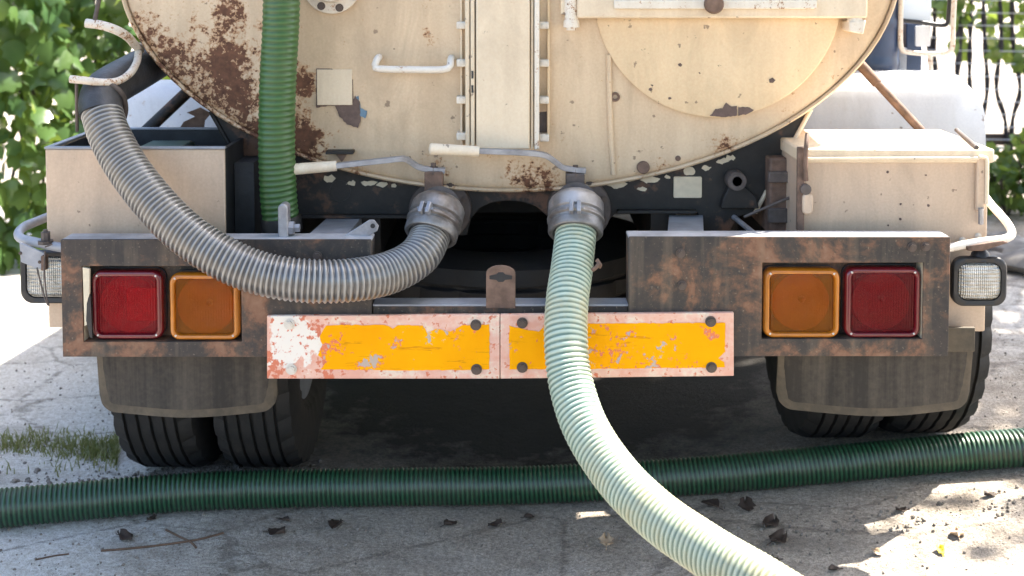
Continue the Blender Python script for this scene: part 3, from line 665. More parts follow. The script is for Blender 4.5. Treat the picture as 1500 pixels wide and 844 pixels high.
# ---------------------------------------------------------------- bumpers, lights, reflector boards
def bumper(x0, x1, y0, y1, win, lights, lab):
    X0, X1, Z0, Z1 = pxrect(x0, y0, x1, y1, 0); a0, a1, c0, c1 = pxrect(*win, 0); th = 0.008
    mb = MB(); o = [(X0, Z0), (X1, Z0), (X1, Z1), (X0, Z1)]; i_ = [(a0, c0), (a1, c0), (a1, c1), (a0, c1)]
    vs = [(p[0], y, p[1]) for y in (0, th) for p in o + i_]
    fs = []
    for k in range(4):
        j = (k + 1) % 4
        fs += [(k, j, 4 + j, 4 + k), (8 + j, 8 + k, 12 + k, 12 + j), (4 + k, 4 + j, 12 + j, 12 + k), (j, k, 8 + k, 8 + j)]
    mb.add(vs, fs)
    b = mb.build('bumper', 'bumper', T, bevel=0.003); b['label'] = lab
    D = 0.075
    MB().box(X0 + 0.0005, X1 - 0.0005, th, D, Z1 - 0.008, Z1 - 0.0008).build('top_flange', 'sunlit_top', b, bevel=0.002)  # paler than the bumper to look sunlit from above
    MB().box(X0 + 0.0005, X1 - 0.0005, th, D, Z0 + 0.0008, Z0 + 0.008).build('bottom_flange', 'bumper', b)
    for xx in (X0 + 0.001, X1 - 0.009): MB().box(xx, xx + 0.008, th, D - 0.001, Z0 + 0.008, Z1 - 0.008).build('end_plate', 'bumper', b)
    MB().box(a0 - 0.02, a1 + 0.02, 0.055, 0.062, c0 - 0.02, c1 + 0.02).build('lamp_recess', 'bumper', b)
    # walls of the pocket
    for q in ((a0 - 0.006, a0, c0 - 0.006, c1 + 0.006), (a1, a1 + 0.006, c0 - 0.006, c1 + 0.006), (a0, a1, c0 - 0.006, c0), (a0, a1, c1, c1 + 0.006)):
        MB().box(q[0], q[1], th, 0.055, q[2], q[3]).build('pocket_wall', 'tag' if q[1] - q[0] < 0.01 else 'bumper', b)
    for (lx0, ly0, lx1, ly1, kind) in lights: tail_light(lx0, ly0, lx1, ly1, kind)
    return b
def tail_light(x0, y0, x1, y1, kind):
    Yf = 0.012; X0, X1, Z0, Z1 = pxrect(x0, y0, x1, y1, Yf); rr = 0.024
    def ring(ins, y, r): return [(x, y, z) for x, z in rrect(X0 + ins, X1 - ins, Z0 + ins, Z1 - ins, max(r, 0.004), 6)]
    base = MB().loft([ring(0.004, 0.0546, rr), ring(0.001, 0.052, rr), ring(0.001, 0.047, rr)]).build('tail_light', 'black', T, smooth=40)
    base['label'] = ('red' if kind[0] == 'r' else 'amber') + ' rear lamp'
    c = 'red' if kind[0] == 'r' else 'amber'
    MB().loft([ring(0.0025, 0.0468, rr), ring(0.0005, 0.020, rr), ring(0.001, 0.016, rr), ring(0.004, 0.009, rr * .9), ring(0.008, 0.0065, rr * .8), ring(0.013, 0.008, rr * .65), ring(0.015, 0.013, rr * .6), ring(0.0155, 0.0200, rr * .6)], False, False).build('lens_rim', c + 'rim', base, smooth=50)
    MB().loft([ring(0.0156, 0.0195, rr * .6), ring(0.0156, 0.0155, rr * .6), ring(0.030, 0.0125, rr * .5), ring(0.06, 0.011, 0.008)]).build('lens', 'redl' if kind == 'rl' else c, base, smooth=60)
    # silvery bowl behind the lens
    cx, cz = (X0 + X1) / 2, (Z0 + Z1) / 2
    MB().lathe((cx, 0.0465, cz), (0, -1, 0), [(-0.0, 0.074), (0.020, 0.072), (0.012, 0.055), (0.006, 0.038), (0.003, 0.02), (0.0025, 0.003)], 32).build('reflector_bowl', 'bowl', base)
    MB().lathe((cx + 0.006, 0.044, cz + 0.004), (0, -1, 0), [(0, 0.007), (0.006, 0.009), (0.012, 0.006), (0.014, 0.001)], 14).build('bulb', 'bowl', base)
    if kind == 'rl':
        a, b, e, d = pxrect(185, 422, 230, 470, 0.02); MB().prism(rrect(a, b, e, d, 0.006), 0.0202, 0.0245).build('reflex_reflector', 'redlit', base, bevel=0.0008)
    for sx, sz in ((X0 + 0.016, Z0 + 0.013), (X1 - 0.017, Z0 + 0.013), (X0 + 0.016, Z1 - 0.013), (X1 - 0.017, Z1 - 0.013)):
        p = Vector((sx, 0.0075, sz)); MB().lathe(p, (0, -1, 0), [(-0.006, 0.0032), (0.0, 0.0032), (0.0016, 0.0018), (0.0012, 0.0004)], 10).build('screw', 'screw', base)
bL = bumper(88.5, 545, 351, 523, (120, 390, 354, 501), [(133, 396, 240, 498, 'rl'), (247, 400, 352, 499, 'a')], 'bumper section behind the black hose')
bR = bumper(921, 1389, 347, 522, (1117, 385, 1351, 497), [(1119, 393, 1230, 496, 'a'), (1238, 391, 1348, 496, 'r')], 'bumper section with both rear lamps fully shown')
for px, py in ((997, 371), (999, 418), (1336, 362), (1356, 361)): bolt(px, py, -0.0005, 7, bR)
for px, py in ((465, 375), (425, 382)): bolt(px, py, -0.0005, 7, bL)
# the torn pale trim left of the red lamp
MB().prism([xz(a, b, -0.004) for a, b in ((121, 392), (131, 394), (131, 430), (127, 445), (128, 475), (124, 478))], -0.004, 0.004).build('torn_trim', 'tag', bL)
MB().prism([xz(a, b, -0.006) for a, b in ((132, 432), (127, 445), (126, 470), (131, 494), (135, 496))], -0.005, 0.002).build('torn_rubber', 'black', bL)

# low cross beam and the boards on it
x0, x1, z0, z1 = pxrect(546, 448, 920, 520, 0.012)
beam = MB().box(x0, x1, 0.012, 0.07, z0, z1).build('cross_beam', 'bumper', T, bevel=0.003)
MB().box(x0, x1, 0.010, 0.0705, z1 - 0.001, z1 + 0.004).build('beam_top_edge', 'dimsteel', beam, bevel=0.001)
def board(x0, x1, yt0, yt1, yb0, yb1, ypoly, bolts, lab, seed):
    Y = -0.014
    p = [xz(x0, yb0, Y), xz(x1, yb1, Y), xz(x1, yt1, Y), xz(x0, yt0, Y)]
    b = MB().prism(p, Y, -0.001).build('reflector_board', 'board', T, bevel=0.0018); b['label'] = lab
    MB().prism(ragged([xz(x, y, Y) for x, y in ypoly], 0.0011, 0.008, seed), Y - 0.0014, Y + 0.001).build('yellow_panel', 'yellow', b, smooth=0)
    for (x, y, m) in bolts: bolt(x, y, Y - 0.0005, 8.2, b, m)
    return b
board(391, 732, 463, 461, 555, 555, [(478, 477), (500, 476), (565, 476), (575, 482), (583, 476), (620, 477), (626, 488), (640, 481), (660, 486), (676, 477), (717, 475), (717, 541), (600, 543), (540, 542), (470, 541), (478, 530), (466, 520), (472, 505), (468, 492)], [(424, 475, 'boltc'), (427, 541, 'boltc'), (697, 476, 'bolt'), (698, 541, 'bolt')], 'reflector board with a bare white end', 11)
board(733, 1075, 461, 458, 555, 551, [(746, 477), (770, 483), (790, 486), (800, 474), (870, 474), (1062, 473), (1062, 515), (1052, 525), (1061, 530), (1061, 538), (900, 540), (746, 541)], [(765, 473, 'bolt'), (765, 538, 'bolt'), (1041, 471, 'bolt'), (1042, 538, 'bolt')], 'reflector board behind the pale green hose', 12)
# hitch plate with bow-tie slot
def hitch():
    Y = 0.008
    def P(a, b): return xz(a, b, Y)
    pts = [P(712, 452), P(755, 452), P(755, 400)] + [P(733.5 + 21.5 * math.cos(R_(t)), 400 - 11 * math.sin(R_(t))) for t in (25, 50, 70, 90, 110, 130, 155)] + [P(712, 400)]
    h = MB().prism(pts, Y, Y + 0.008).build('hitch_plate', 'darkrust', T, bevel=0.0015)
    s = [(717, 404), (727, 402), (730, 399), (737, 399), (740, 402), (750, 404), (750, 409), (740, 410), (737, 413), (730, 413), (727, 410), (717, 409)]
    MB().prism([P(a, b) for a, b in s], Y - 0.0012, Y + 0.004).build('key_slot', 'black', h)
hitch()

# ---------------------------------------------------------------- wheels
def wheel(xc, yc, zc, wid=0.225, rad=0.48, mirror=1, lugs=True):
    seg = 120; prof = []
    hw = wid / 2
    tread = []
    g = [-0.62, -0.30, 0.02, 0.34, 0.62]
    pts = [(-1.0, 0.90), (-0.96, 0.965)]
    for k in g: pts += [(k - 0.045, 0.998), (k - 0.03, 0.968), (k + 0.03, 0.968), (k + 0.045, 0.998)]
    pts += [(0.96, 0.965), (1.0, 0.90), (1.06, 0.78), (0.98, 0.62), (0.85, 0.55), (0.80, 0.53)]
    full = [(-0.80, 0.53), (-0.85, 0.55), (-0.98, 0.62), (-1.06, 0.78)] + pts
    rings = []
    for i in range(seg):
        a = 2 * math.pi * i / seg; ring = []
        for j, (u, r) in enumerate(full):
            rr = r * rad
            if lugs and abs(abs(u) - 0.96) < 0.05 and i % 4 == 0: rr -= 0.012
            if lugs and abs(u) < 0.7 and r > 0.99 and i % 4 == 0: rr -= 0.003
            ring.append((xc + u * hw, yc + rr * math.cos(a), zc + rr * math.sin(a)))
        rings.append(ring)
    rings.append(rings[0]); mb = MB(); mb.loft(rings, False, False, closed=False)
    w = mb.build('wheel', 'tyre', T, smooth=30)
    MB().lathe((xc, yc, zc), (1, 0, 0), [(-hw * .82, rad * .54), (-hw * .5, rad * .5), (-hw * .3, rad * .46), (-hw * .25, rad * .2), (hw * .25, rad * .2), (hw * .3, rad * .46), (hw * .5, rad * .5), (hw * .82, rad * .54)], 36).build('rim', 'dimsteel', w)
    return w
AXY = 0.71
wheel(-1.000, AXY, 0.418, rad=0.42); wheel(-0.722, AXY, 0.418, rad=0.42)
wheel(1.205, AXY, 0.522, rad=0.42); wheel(0.945, AXY, 0.507, rad=0.42)
for xx in (-0.75, 1.2): wheel(xx, 4.35, 0.478 + gz(xx, 4.35), lugs=False)
MB().tube([(-1.1, AXY, 0.418), (-0.2, AXY, 0.435), (0.35, AXY, 0.47), (1.25, AXY, 0.518)], [0.055, 0.07, 0.07, 0.055], 16).build('axle', 'frame', T)
MB().lathe((0.08, AXY, 0.45), (1, 0, 0), [(-0.16, 0.05), (-0.1, 0.14), (0.0, 0.175), (0.1, 0.14), (0.16, 0.05)], 24).build('differential', 'frame', T)
for xx in (-0.40, 0.42):
    MB().box(xx - 0.035, xx + 0.035, 0.37, 5.0, 0.70, 0.88).build('chassis_rail', 'frame', T)
for yy in (0.9, 1.8, 2.8, 3.8): MB().box(-0.365, 0.385, yy, yy + 0.08, 0.72, 0.86).build('cross_member', 'frame', T)
for px0, px1, top, lean in ((440, 545, 318, 15), (980, 1030, 315, 0)):     # beams carrying the bumper
    a = W(px0 + lean + 25 if lean else px0, top, 0.36); b = W(px0 + lean + 75 if lean else px1, top, 0.36); c = W(px0 + 5 if lean else px0 - 3, 349, 0.07); d = W(px0 + 65 if lean else px1 + 1, 349, 0.07)
    vs = [a, b, d, c]; mb = MB(); mb.add([v for v in vs] + [v - Vector((0, 0, 0.06)) for v in vs], [(0, 1, 2, 3), (7, 6, 5, 4), (0, 4, 5, 1), (1, 5, 6, 2), (2, 6, 7, 3), (3, 7, 4, 0)]).build('bumper_arm', 'dimsteel', T, bevel=0.002)
# bracket tab and weathered link beside the arm
tb = MB().prism([xz(a, b, 0.05) for a, b in ((500, 348), (541, 322), (548, 322), (555, 331), (553, 338), (536, 348))], 0.048, 0.054).build('bracket_tab', 'steel', T, bevel=0.001)
c = W(546, 331, 0.047); MB().lathe(c, (0, -1, 0), [(-0.001, 0.006), (0.0015, 0.006), (0.0016, 0.001)], 14).build('tab_hole', 'black', tb)
lk = MB().prism(rrect(*pxrect(409, 297, 424, 350, 0.05), 0.012), 0.03, 0.07).build('worn_link', 'steel', T, bevel=0.003)
p = W(424, 334, 0.05); MB().lathe(p, (1, 0, 0), [(-0.005, 0.018), (0.012, 0.018), (0.012, 0.011), (0.026, 0.011)], 6).build('link_nut', 'steel', lk, smooth=20)
# strut rod, hydraulic bits behind the saddle on the right
MB().tube([W(1075, 318, 0.30), W(1112, 348, 0.12)], 0.007, 10).build('brace_rod', 'steel', T)
mb = MB(); x0, x1, z0, z1 = pxrect(1128, 232, 1172, 345, 0.30); mb.box(x0, x1, 0.30, 0.55, z0, z1); gb = mb.build('pump_housing', 'darkrust', T, bevel=0.006)
for y0, y1 in ((252, 268), (306, 327)):
    x0, x1, z0, z1 = pxrect(1126, y0, 1171, y1, 0.285); MB().box(x0, x1, 0.285, 0.302, z0, z1).build('pump_lid', 'valve', gb, bevel=0.003)
MB().tube(spline([W(1090, 318, 0.27), W(1120, 305, 0.26), W(1168, 285, 0.27)], 0.01), 0.004, 8).build('thin_pipe', 'valve', gb)
x0, x1, z0, z1 = pxrect(368, 240, 405, 348, 0.42); MB().box(x0, x1, 0.42, 0.5, z0, z1).build('frame_bracket', 'dimsteel', T, bevel=0.003)

# spare tyre lying flat under the frame
def spare():
    Yc = 0.28 + 0.47; a = W(735, 396, 0.28); zt = a.z; wid = 0.22; seg = 96; rad = 0.47; rings = []
    full = [(-1.0, .55), (-1.05, .75), (-1, .9), (-.95, .975), (-.55, .99), (-.5, .965), (-.44, .965), (-.4, .995), (-.06, 1), (-.03, .97), (.03, .97), (.06, 1), (.4, .995), (.44, .965), (.5, .965), (.55, .99), (.95, .975), (1, .9), (1.05, .75), (1, .55)]
    for i in range(seg):
        t = 2 * math.pi * i / seg
        rings.append([((rad * r - (0.014 if (r > 0.98 and i % 4 == 0) else 0)) * math.cos(t) + a.x, Yc + (rad * r - (0.014 if (r > 0.98 and i % 4 == 0) else 0)) * math.sin(t), zt - wid / 2 + u * wid / 2) for u, r in full])
    rings.append(rings[0]); MB().loft(rings, False, False, closed=False).build('spare_tyre', 'tyre', T, smooth=30)
spare()
# running gear further ahead; side tank and boxes added to block light underneath
MB().lathe((-0.98, 1.45, 0.66), (0, 1, 0), [(0, .05), (0, .27), (.02, .29), (1.7, .29), (1.72, .27), (1.72, .05)], 32).build('side_tank_blocker', 'frame', T)
MB().box(0.80, 1.35, 1.28, 1.46, 0.34, 0.95).build('side_blocker', 'frame', T, bevel=0.02)
MB().box(0.80, 1.35, 1.84, 3.3, 0.30, 0.95).build('long_side_blocker', 'frame', T, bevel=0.02)
MB().tube([(0.08, 0.8, 0.47), (0.15, 4.4, 0.62)], 0.05, 14).build('drive_shaft', 'frame', T)
MB().lathe((-0.30, 1.35, 0.62), (1, 0, 0), [(0, .02), (.03, .12), (.6, .12), (.63, .02)], 24).build('air_reservoir', 'frame', T)
MB().box(-0.36, 0.38, 2.2, 4.3, 0.42, 0.68).build('gearbox', 'frame', T, bevel=0.05)
MB().tube([(-0.75, 4.35, 0.48), (1.2, 4.35, 0.56)], 0.06, 12).build('front_axle', 'frame', T)

# ---------------------------------------------------------------- mudflaps
def mudflap(pts_px, lab, x0, x1, y0, y1, sag):
    Y = 0.115
    n = 72; rows = 10; r = 24
    def sheet(x0, x1, y0, y1, ya, yb, rad, bend):
        poly = []
        for k in range(n + 1):
            px = x0 + (x1 - x0) * k / n; e = min(px - x0, x1 - px); dy = 0
            if e < rad: dy = rad - math.sqrt(max(0, rad * rad - (rad - e) ** 2))
            poly.append((px, y1 - dy + sag * math.sin(math.pi * k / n)))
        mb = MB(); vs = []
        for px, yb_ in poly:
            for j in range(rows + 1):
                py = y0 + (yb_ - y0) * j / rows; p = W(px, py, Y); u = (px - x0) / (x1 - x0)
                vs.append((p.x, p.y + ya + bend * (4 * (u - .5) ** 2) * (j / rows) + 0.004 * math.sin(u * 9), p.z))
        m = rows + 1; base = len(vs); vs2 = [(v[0], v[1] + yb - ya, v[2]) for v in vs]
        fs = [(i * m + j, (i + 1) * m + j, (i + 1) * m + j + 1, i * m + j + 1) for i in range(n) for j in range(rows)]
        fs2 = [tuple(base + q for q in reversed(f)) for f in fs]
        ed = [i * m for i in range(n + 1)] + [n * m + j for j in range(1, m)] + [i * m + rows for i in range(n - 1, -1, -1)] + [j for j in range(rows - 1, 0, -1)]
        fs3 = [(ed[k], ed[(k + 1) % len(ed)], ed[(k + 1) % len(ed)] + base, ed[k] + base) for k in range(len(ed))]
        return mb.add(vs + vs2, fs + fs2 + fs3)
    f = sheet(x0, x1, y0, y1, 0.0, 0.008, r, 0.03).build('mudflap', 'flapedge', T, smooth=40); f['label'] = lab
    sheet(x0 + 9, x1 - 9, y0, y1 - 12, -0.003, 0.002, r - 5, 0.027).build('flap_panel', 'flap', f, smooth=40)
mudflap(None, 'streaked mudflap on the black hose side', 140, 403, 500, 608, 3)
mudflap(None, 'striped mudflap on the lidded box side', 1141, 1427, 500, 604, 5)
x0, x1, z0, z1 = pxrect(1360, 480, 1428, 516, 0.10); MB().box(x0, x1, 0.10, 0.112, z0, z1).build('flap_bracket', 'flapedge', T, bevel=0.002)

# ---------------------------------------------------------------- storage boxes
def open_box():
    Y0, Y1 = 0.14, 0.52
    x0, x1, z0, z1 = pxrect(66, 219, 332, 480, Y0); t = 0.012
    b = MB().box(x0, x1, Y0, Y0 + t, z0, z1).build('storage_box', 'box', T, bevel=0.003); b['label'] = 'open topped storage box'
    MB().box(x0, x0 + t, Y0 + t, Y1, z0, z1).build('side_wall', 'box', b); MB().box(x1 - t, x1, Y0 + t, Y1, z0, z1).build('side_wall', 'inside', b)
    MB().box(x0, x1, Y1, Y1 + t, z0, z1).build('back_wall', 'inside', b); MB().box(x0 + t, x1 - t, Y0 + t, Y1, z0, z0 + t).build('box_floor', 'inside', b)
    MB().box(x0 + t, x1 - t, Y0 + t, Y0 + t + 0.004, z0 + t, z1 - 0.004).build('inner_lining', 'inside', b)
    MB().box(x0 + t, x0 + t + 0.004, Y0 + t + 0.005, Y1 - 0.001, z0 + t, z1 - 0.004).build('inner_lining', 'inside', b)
    for q in ((x0 - .002, x1 + .002, Y0 - .002, Y0 + t + .003), (x0 - .002, x0 + t + .003, Y0 + t + .004, Y1), (x0 - .002, x1 + .002, Y1 + 0.001, Y1 + t + .003)):
        MB().box(*q, z1 + 0.0005, z1 + 0.007).build('box_rim', 'dimsteel', b, bevel=0.002)
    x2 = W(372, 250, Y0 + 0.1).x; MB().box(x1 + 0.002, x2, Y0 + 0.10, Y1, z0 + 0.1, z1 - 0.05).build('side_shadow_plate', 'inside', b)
    return x0, x1, Y0, Y1, z0, z1
ob = open_box()
def lid_box():
    Y0, Y1 = 0.15, 0.52
    x0, x1, z0, z1 = pxrect(1172, 232, 1443, 486, Y0)
    b = MB().box(x0, x1, Y0, Y1, z0, z1).build('storage_box', 'box', T, bevel=0.004); b['label'] = 'closed storage box with a lid'
    lz = W(1300, 222, Y0 - 0.012).z
    lid = MB().box(x0 - 0.004, x1 + 0.010, Y0 - 0.014, Y1 + 0.01, z1 - 0.010, lz + 0.006).build('lid', 'cream', b, bevel=0.005)
    e = W(1180, 233, Y0 - .02); f = W(1434, 232, Y0 - .02); MB().tube([e, f], 0.0045, 8).build('lid_lip', 'cream', lid)
    # hasp strap
    st = [W(1401, 189, Y1 - 0.03), W(1431, 214, Y0 - 0.012), W(1437, 232, Y0 - 0.022), W(1437, 300, Y0 - 0.02)]
    st[0].z = lz + 0.010; st[1].z = lz + 0.010
    MB().tube([st[0], st[1]], 0.006, 8).build('hasp_rod', 'valve', lid)
    x, X, z, Z = pxrect(1432, 228, 1443, 310, Y0 - 0.016); MB().prism(rrect(x, X, z, Z, 0.006), Y0 - 0.016, Y0 - 0.001).build('hasp_strap', 'box', b, bevel=0.003)
    MB().tube(spline([W(1434, 230, Y0 - .022), W(1443, 231, Y0 - .022), W(1446, 240, Y0 - .02), W(1445, 300, Y0 - .018)], 0.01), 0.005, 8).build('hasp_bar', 'cream', b)
    MB().tube([W(1437, 305, Y0 - 0.02), W(1437, 328, Y0 - 0.015)], 0.007, 8).build('hasp_pin', 'steel', b)
    # left strap and padlock
    x, X, z, Z = pxrect(1169, 216, 1178, 338, Y0 - 0.02); MB().box(x, X, Y0 - 0.02, Y0 - 0.004, z, Z).build('edge_angle', 'darkrust', b, bevel=0.002)
    MB().tube(spline([W(1183, 196, Y0 - 0.005), W(1181, 214, Y0 - 0.03), W(1180, 245, Y0 - 0.03), W(1181, 270, Y0 - 0.025)], 0.01), 0.006, 8).build('strap_rod', 'darkrust', b)
    c = W(1182, 297, Y0 - 0.02); MB().prism(rrect(c.x - 0.013, c.x + 0.015, c.z - 0.03, c.z + 0.025, 0.012), Y0 - 0.03, Y0 - 0.002).build('latch_block', 'box', b, bevel=0.005)
    MB().lathe(W(1181, 278, Y0 - .03), (0, 1, 0), [(0, .006), (.001, .014), (.02, .014)], 14).build('latch_pivot', 'valve', b)
    for px, py in ((1410, 352), (1433, 346)): bolt(px, py, Y0 - 0.001, 5, b, 'boltc')
    for k, (px, py, w) in enumerate(((1300, 252, 2.2), (1360, 301, 2.4), (1319, 299, 1.8), (1319, 321, 2.2), (1301, 330, 1.5), (1356, 257, 1.6))):
        MB().prism(ragged([xz(px + w * math.cos(t), py + w * math.sin(t), Y0) for t in (0, 1.3, 2.6, 3.9, 5.1)], 0.0008, 0.01, k), Y0 - 0.001, Y0 + 0.001).build('paint_chip', 'chip_b', b, smooth=0)
lid_box()

# ---------------------------------------------------------------- work lamps on bent tubes
def lamp(x0, y0, x1, y1, Y, lab):
    X0, X1, Z0, Z1 = pxrect(x0, y0, x1, y1, Y); rr = L(18, Y)
    def ring(ins, y, r): return [(x, y, z) for x, z in rrect(X0 + ins, X1 - ins, Z0 + ins, Z1 - ins, max(r, .004), 7)]
    h = MB().loft([ring(0.03, Y + 0.07, rr * .8), ring(0.012, Y + 0.05, rr), ring(0.0, Y + 0.018, rr), ring(0.0, Y + 0.004, rr), ring(0.004, Y, rr * .95), ring(0.014, Y + 0.0015, rr * .85), ring(0.016, Y + 0.012, rr * .8)]).build('work_lamp', 'black', T, smooth=50)
    h['label'] = lab
    MB().loft([ring(0.0155, Y + 0.0115, rr * .8), ring(0.017, Y + 0.003, rr * .75), ring(0.026, Y - 0.003, rr * .65), ring(0.042, Y - 0.005, rr * .4)]).build('lamp_glass', 'lampglass', h, smooth=60)
    return h, X0, X1, Z0, Z1
lr, *_ = lamp(1396, 377, 1475, 449, 0.06, 'clear work lamp beside the lidded box')
ll, *_ = lamp(28, 368, 112, 445, 0.10, 'clear work lamp wired up beside the open box')
MB().tube(spline([W(1380, 366, 0.06), W(1400, 361, 0.07), W(1440, 354, 0.08), W(1472, 350, 0.09), W(1482, 342, 0.11), W(1474, 325, 0.16), W(1452, 300, 0.24), W(1440, 284, 0.30)], 0.012), L(6.2, 0.08), 12).build('lamp_tube', 'handle', T, smooth=60)
MB().tube(spline([W(120, 366, 0.07), W(86, 362, 0.07), W(52, 355, 0.08), W(32, 350, 0.09), W(27, 342, 0.11), W(36, 332, 0.16), W(55, 324, 0.22), W(72, 317, 0.28)], 0.012), L(7, 0.08), 12).build('lamp_tube', 'dimsteel', T, smooth=60)
br = MB().prism([xz(a, b, 0.06) for a, b in ((1415, 361), (1470, 352), (1478, 356), (1440, 368), (1418, 368))], 0.06, 0.10).build('lamp_bracket', 'darkrust', lr, bevel=0.003)
MB().lathe(W(1436, 371, 0.085), (0, 0, 1), [(-0.016, 0.026), (0.0, 0.022), (0.012, 0.012), (0.02, 0.012)], 14).build('lamp_pivot', 'black', lr)
bq = MB().prism([xz(a, b, 0.055) for a, b in ((28, 355), (66, 371), (64, 393), (56, 395), (30, 384))], 0.055, 0.062).build('lamp_bracket', 'dimsteel', ll, bevel=0.002)
for px, py in ((30, 371), (58, 384)): bolt(px, py, 0.0545, 2.6, ll)
MB().prism(rrect(*pxrect(61, 374, 68, 396, 0.05), 0.004), 0.045, 0.065).build('bracket_clip', 'darkrust', ll)
MB().lathe(W(67, 357, 0.07), (0, 0, 1), [(0.0, 0.02), (0.008, 0.02), (0.008, 0.012), (0.03, 0.012), (0.03, 0.006), (0.036, 0.006)], 8).build('mount_bolt', 'valve', ll, smooth=20)
for pts in ([(66, 368), (65, 400), (69, 440), (72, 449)], [(54, 392), (61, 420), (68, 444), (74, 450)], [(66, 362), (72, 358), (80, 358)]):
    MB().tube(spline([W(a, b, 0.045) for a, b in pts], 0.02), 0.0022, 6).build('tie_wire', 'valve', ll)

# ---------------------------------------------------------------- fenders, struts, hooks, mirror frame
def fender(x0, x1, ztop, lab, rside):
    prof = [(0.80, ztop - 0.40), (0.815, ztop - 0.20), (0.835, ztop - 0.05), (0.87, ztop - 0.008), (1.0, ztop + 0.005), (1.15, ztop - 0.04), (1.28, ztop - 0.15), (1.35, ztop - 0.30)]
    n = 14; rings = []
    outer = x1 if rside > 0 else x0
    for (y, z) in prof:
        ring = []
        for k in range(n + 1):
            u = k / n; x = x0 + (x1 - x0) * u; d = abs(x - outer); drop = 0
            if d < 0.07: drop = 0.07 - math.sqrt(max(0, 0.07 ** 2 - (0.07 - d) ** 2))
            ring.append((x, y, z - drop))
        rings.append(ring)
    mb = MB(); top = rings; bot = [[(p[0], p[1] + 0.0, p[2] - 0.006) for p in r] for r in rings]
    mb.loft(top, False, False, closed=False); mb.loft(bot, False, False, closed=False)
    f = mb.build('fender', 'white', T, smooth=50, fix=False); f['label'] = lab
    # side skirt
    y = [(p[0], p[1]) for p in prof]; pts = [(outer, a, b - 0.069) for a, b in prof] ; s = 0.006 * (-rside)
    k = len(pts); m2 = MB(); low = [(p[0], 0.80 + (1.35 - 0.80) * i / (k - 1), ztop - 0.42) for i, p in enumerate(pts)]
    m2.loft([pts, low], False, False, closed=False); m2.loft([[(p[0] + s, p[1], p[2]) for p in pts], [(p[0] + s, p[1], p[2]) for p in low]], False, False, closed=False)
    m2.build('fender_skirt', 'white', f, smooth=50, fix=False)
zt = W(1400, 110, 0.88).z
fender(0.62, W(1449, 180, 0.80).x, zt, 'white wheel fender behind the lidded box', 1)
fender(-1.28, -0.52, W(250, 124, 0.88).z, 'white wheel fender behind the open box', -1)
MB().tube([W(1252, 86, 0.62), W(1285, 122, 0.60), W(1286, 123, 0.60), W(1350, 192, 0.56)], [0.016, 0.016, 0.013, 0.013], 12).build('stay_bar', 'darkrust', T)
MB().tube([W(284, 126, 0.62), W(212, 194, 0.56)], 0.018, 12).build('stay_bar', 'frame', T)
MB().prism(ragged([xz(a, b, 0.60) for a, b in ((262, 190), (268, 180), (285, 172), (275, 165), (292, 158), (308, 165), (300, 176), (298, 190))], 0.003, 0.02, 5), 0.60, 0.605).build('torn_sheet', 'darkrust', T)
# hose hooks on the tank flank
def strip_hook(pts, r, mat, name):
    P = spline(pts, 0.012); MB().tube(P, r, 10).build(name, mat, T, smooth=60)
strip_hook([W(126, 34, 0.22), W(148, 37, 0.22), W(170, 44, 0.23), W(187, 54, 0.26), W(196, 64, 0.30), W(206, 74, 0.36)], 0.012, 'hook', 'hose_hook')
strip_hook([W(103, 116, 0.10), W(125, 118, 0.10), W(150, 121, 0.11), W(172, 119, 0.14), W(190, 108, 0.19), W(200, 92, 0.26), W(203, 76, 0.33), W(206, 66, 0.38)], 0.010, 'hook', 'hose_hook')
strip_hook([W(160, 122, 0.12), W(175, 134, 0.13), W(183, 152, 0.16), W(182, 170, 0.2), W(174, 182, 0.22)], 0.008, 'valve', 'hose_hook')
MB().tube([W(112, 118, 0.10), W(113, 192, 0.16)], 0.0045, 8).build('hook_rod', 'valve', T)
MB().tube([W(138, 34, 0.22), W(147, -10, 0.22)], 0.006, 8).build('hook_rod', 'valve', T)
def mirror_frame():
    Y = 1.05; m = MB().tube(spline([W(1321, -30, Y), W(1319, 40, Y), W(1320, 70, Y), W(1327, 76, Y), W(1360, 79, Y), W(1388, 77, Y), W(1395, 70, Y), W(1396, 40, Y), W(1399, -30, Y)], 0.015), 0.0085, 10).build('mirror_frame', 'hook', T, smooth=60)
    MB().tube(spline([W(1320, 30, Y + .02), W(1350, 33, Y + .02), W(1383, 37, Y + .02), W(1389, 28, Y + .02), W(1393, -30, Y + .02)], 0.015), 0.0075, 10).build('mirror_stay', 'black', m, smooth=60)
    x0, x1, z0, z1 = pxrect(1323, -40, 1363, 33, Y + 0.04); MB().prism(rrect(x0, x1, z0, z1, 0.01), Y + 0.035, Y + 0.045).build('mirror_glass', 'mirror', m)
    x0, x1, z0, z1 = pxrect(1341, 38, 1362, 68, Y + 0.06); MB().prism(rrect(x0, x1, z0, z1, 0.006), Y + 0.055, Y + 0.065).build('mirror_back', 'white', m)
    MB().tube([W(1362, 78, Y), W(1364, 112, Y)], 0.008, 8).build('mirror_leg', 'hook', m)
    x0, x1, z0, z1 = pxrect(1328, 34, 1350, 108, Y + 0.08); MB().box(x0, x1, Y + 0.08, Y + 0.14, z0, z1).build('mirror_post', 'blue', m, bevel=0.004)
    x0, x1, z0, z1 = pxrect(1313, 70, 1328, 110, Y + 0.05); MB().box(x0, x1, Y + 0.05, Y + 0.07, z0, z1).build('grey_bracket', 'dimsteel', m, bevel=0.002)
mirror_frame()
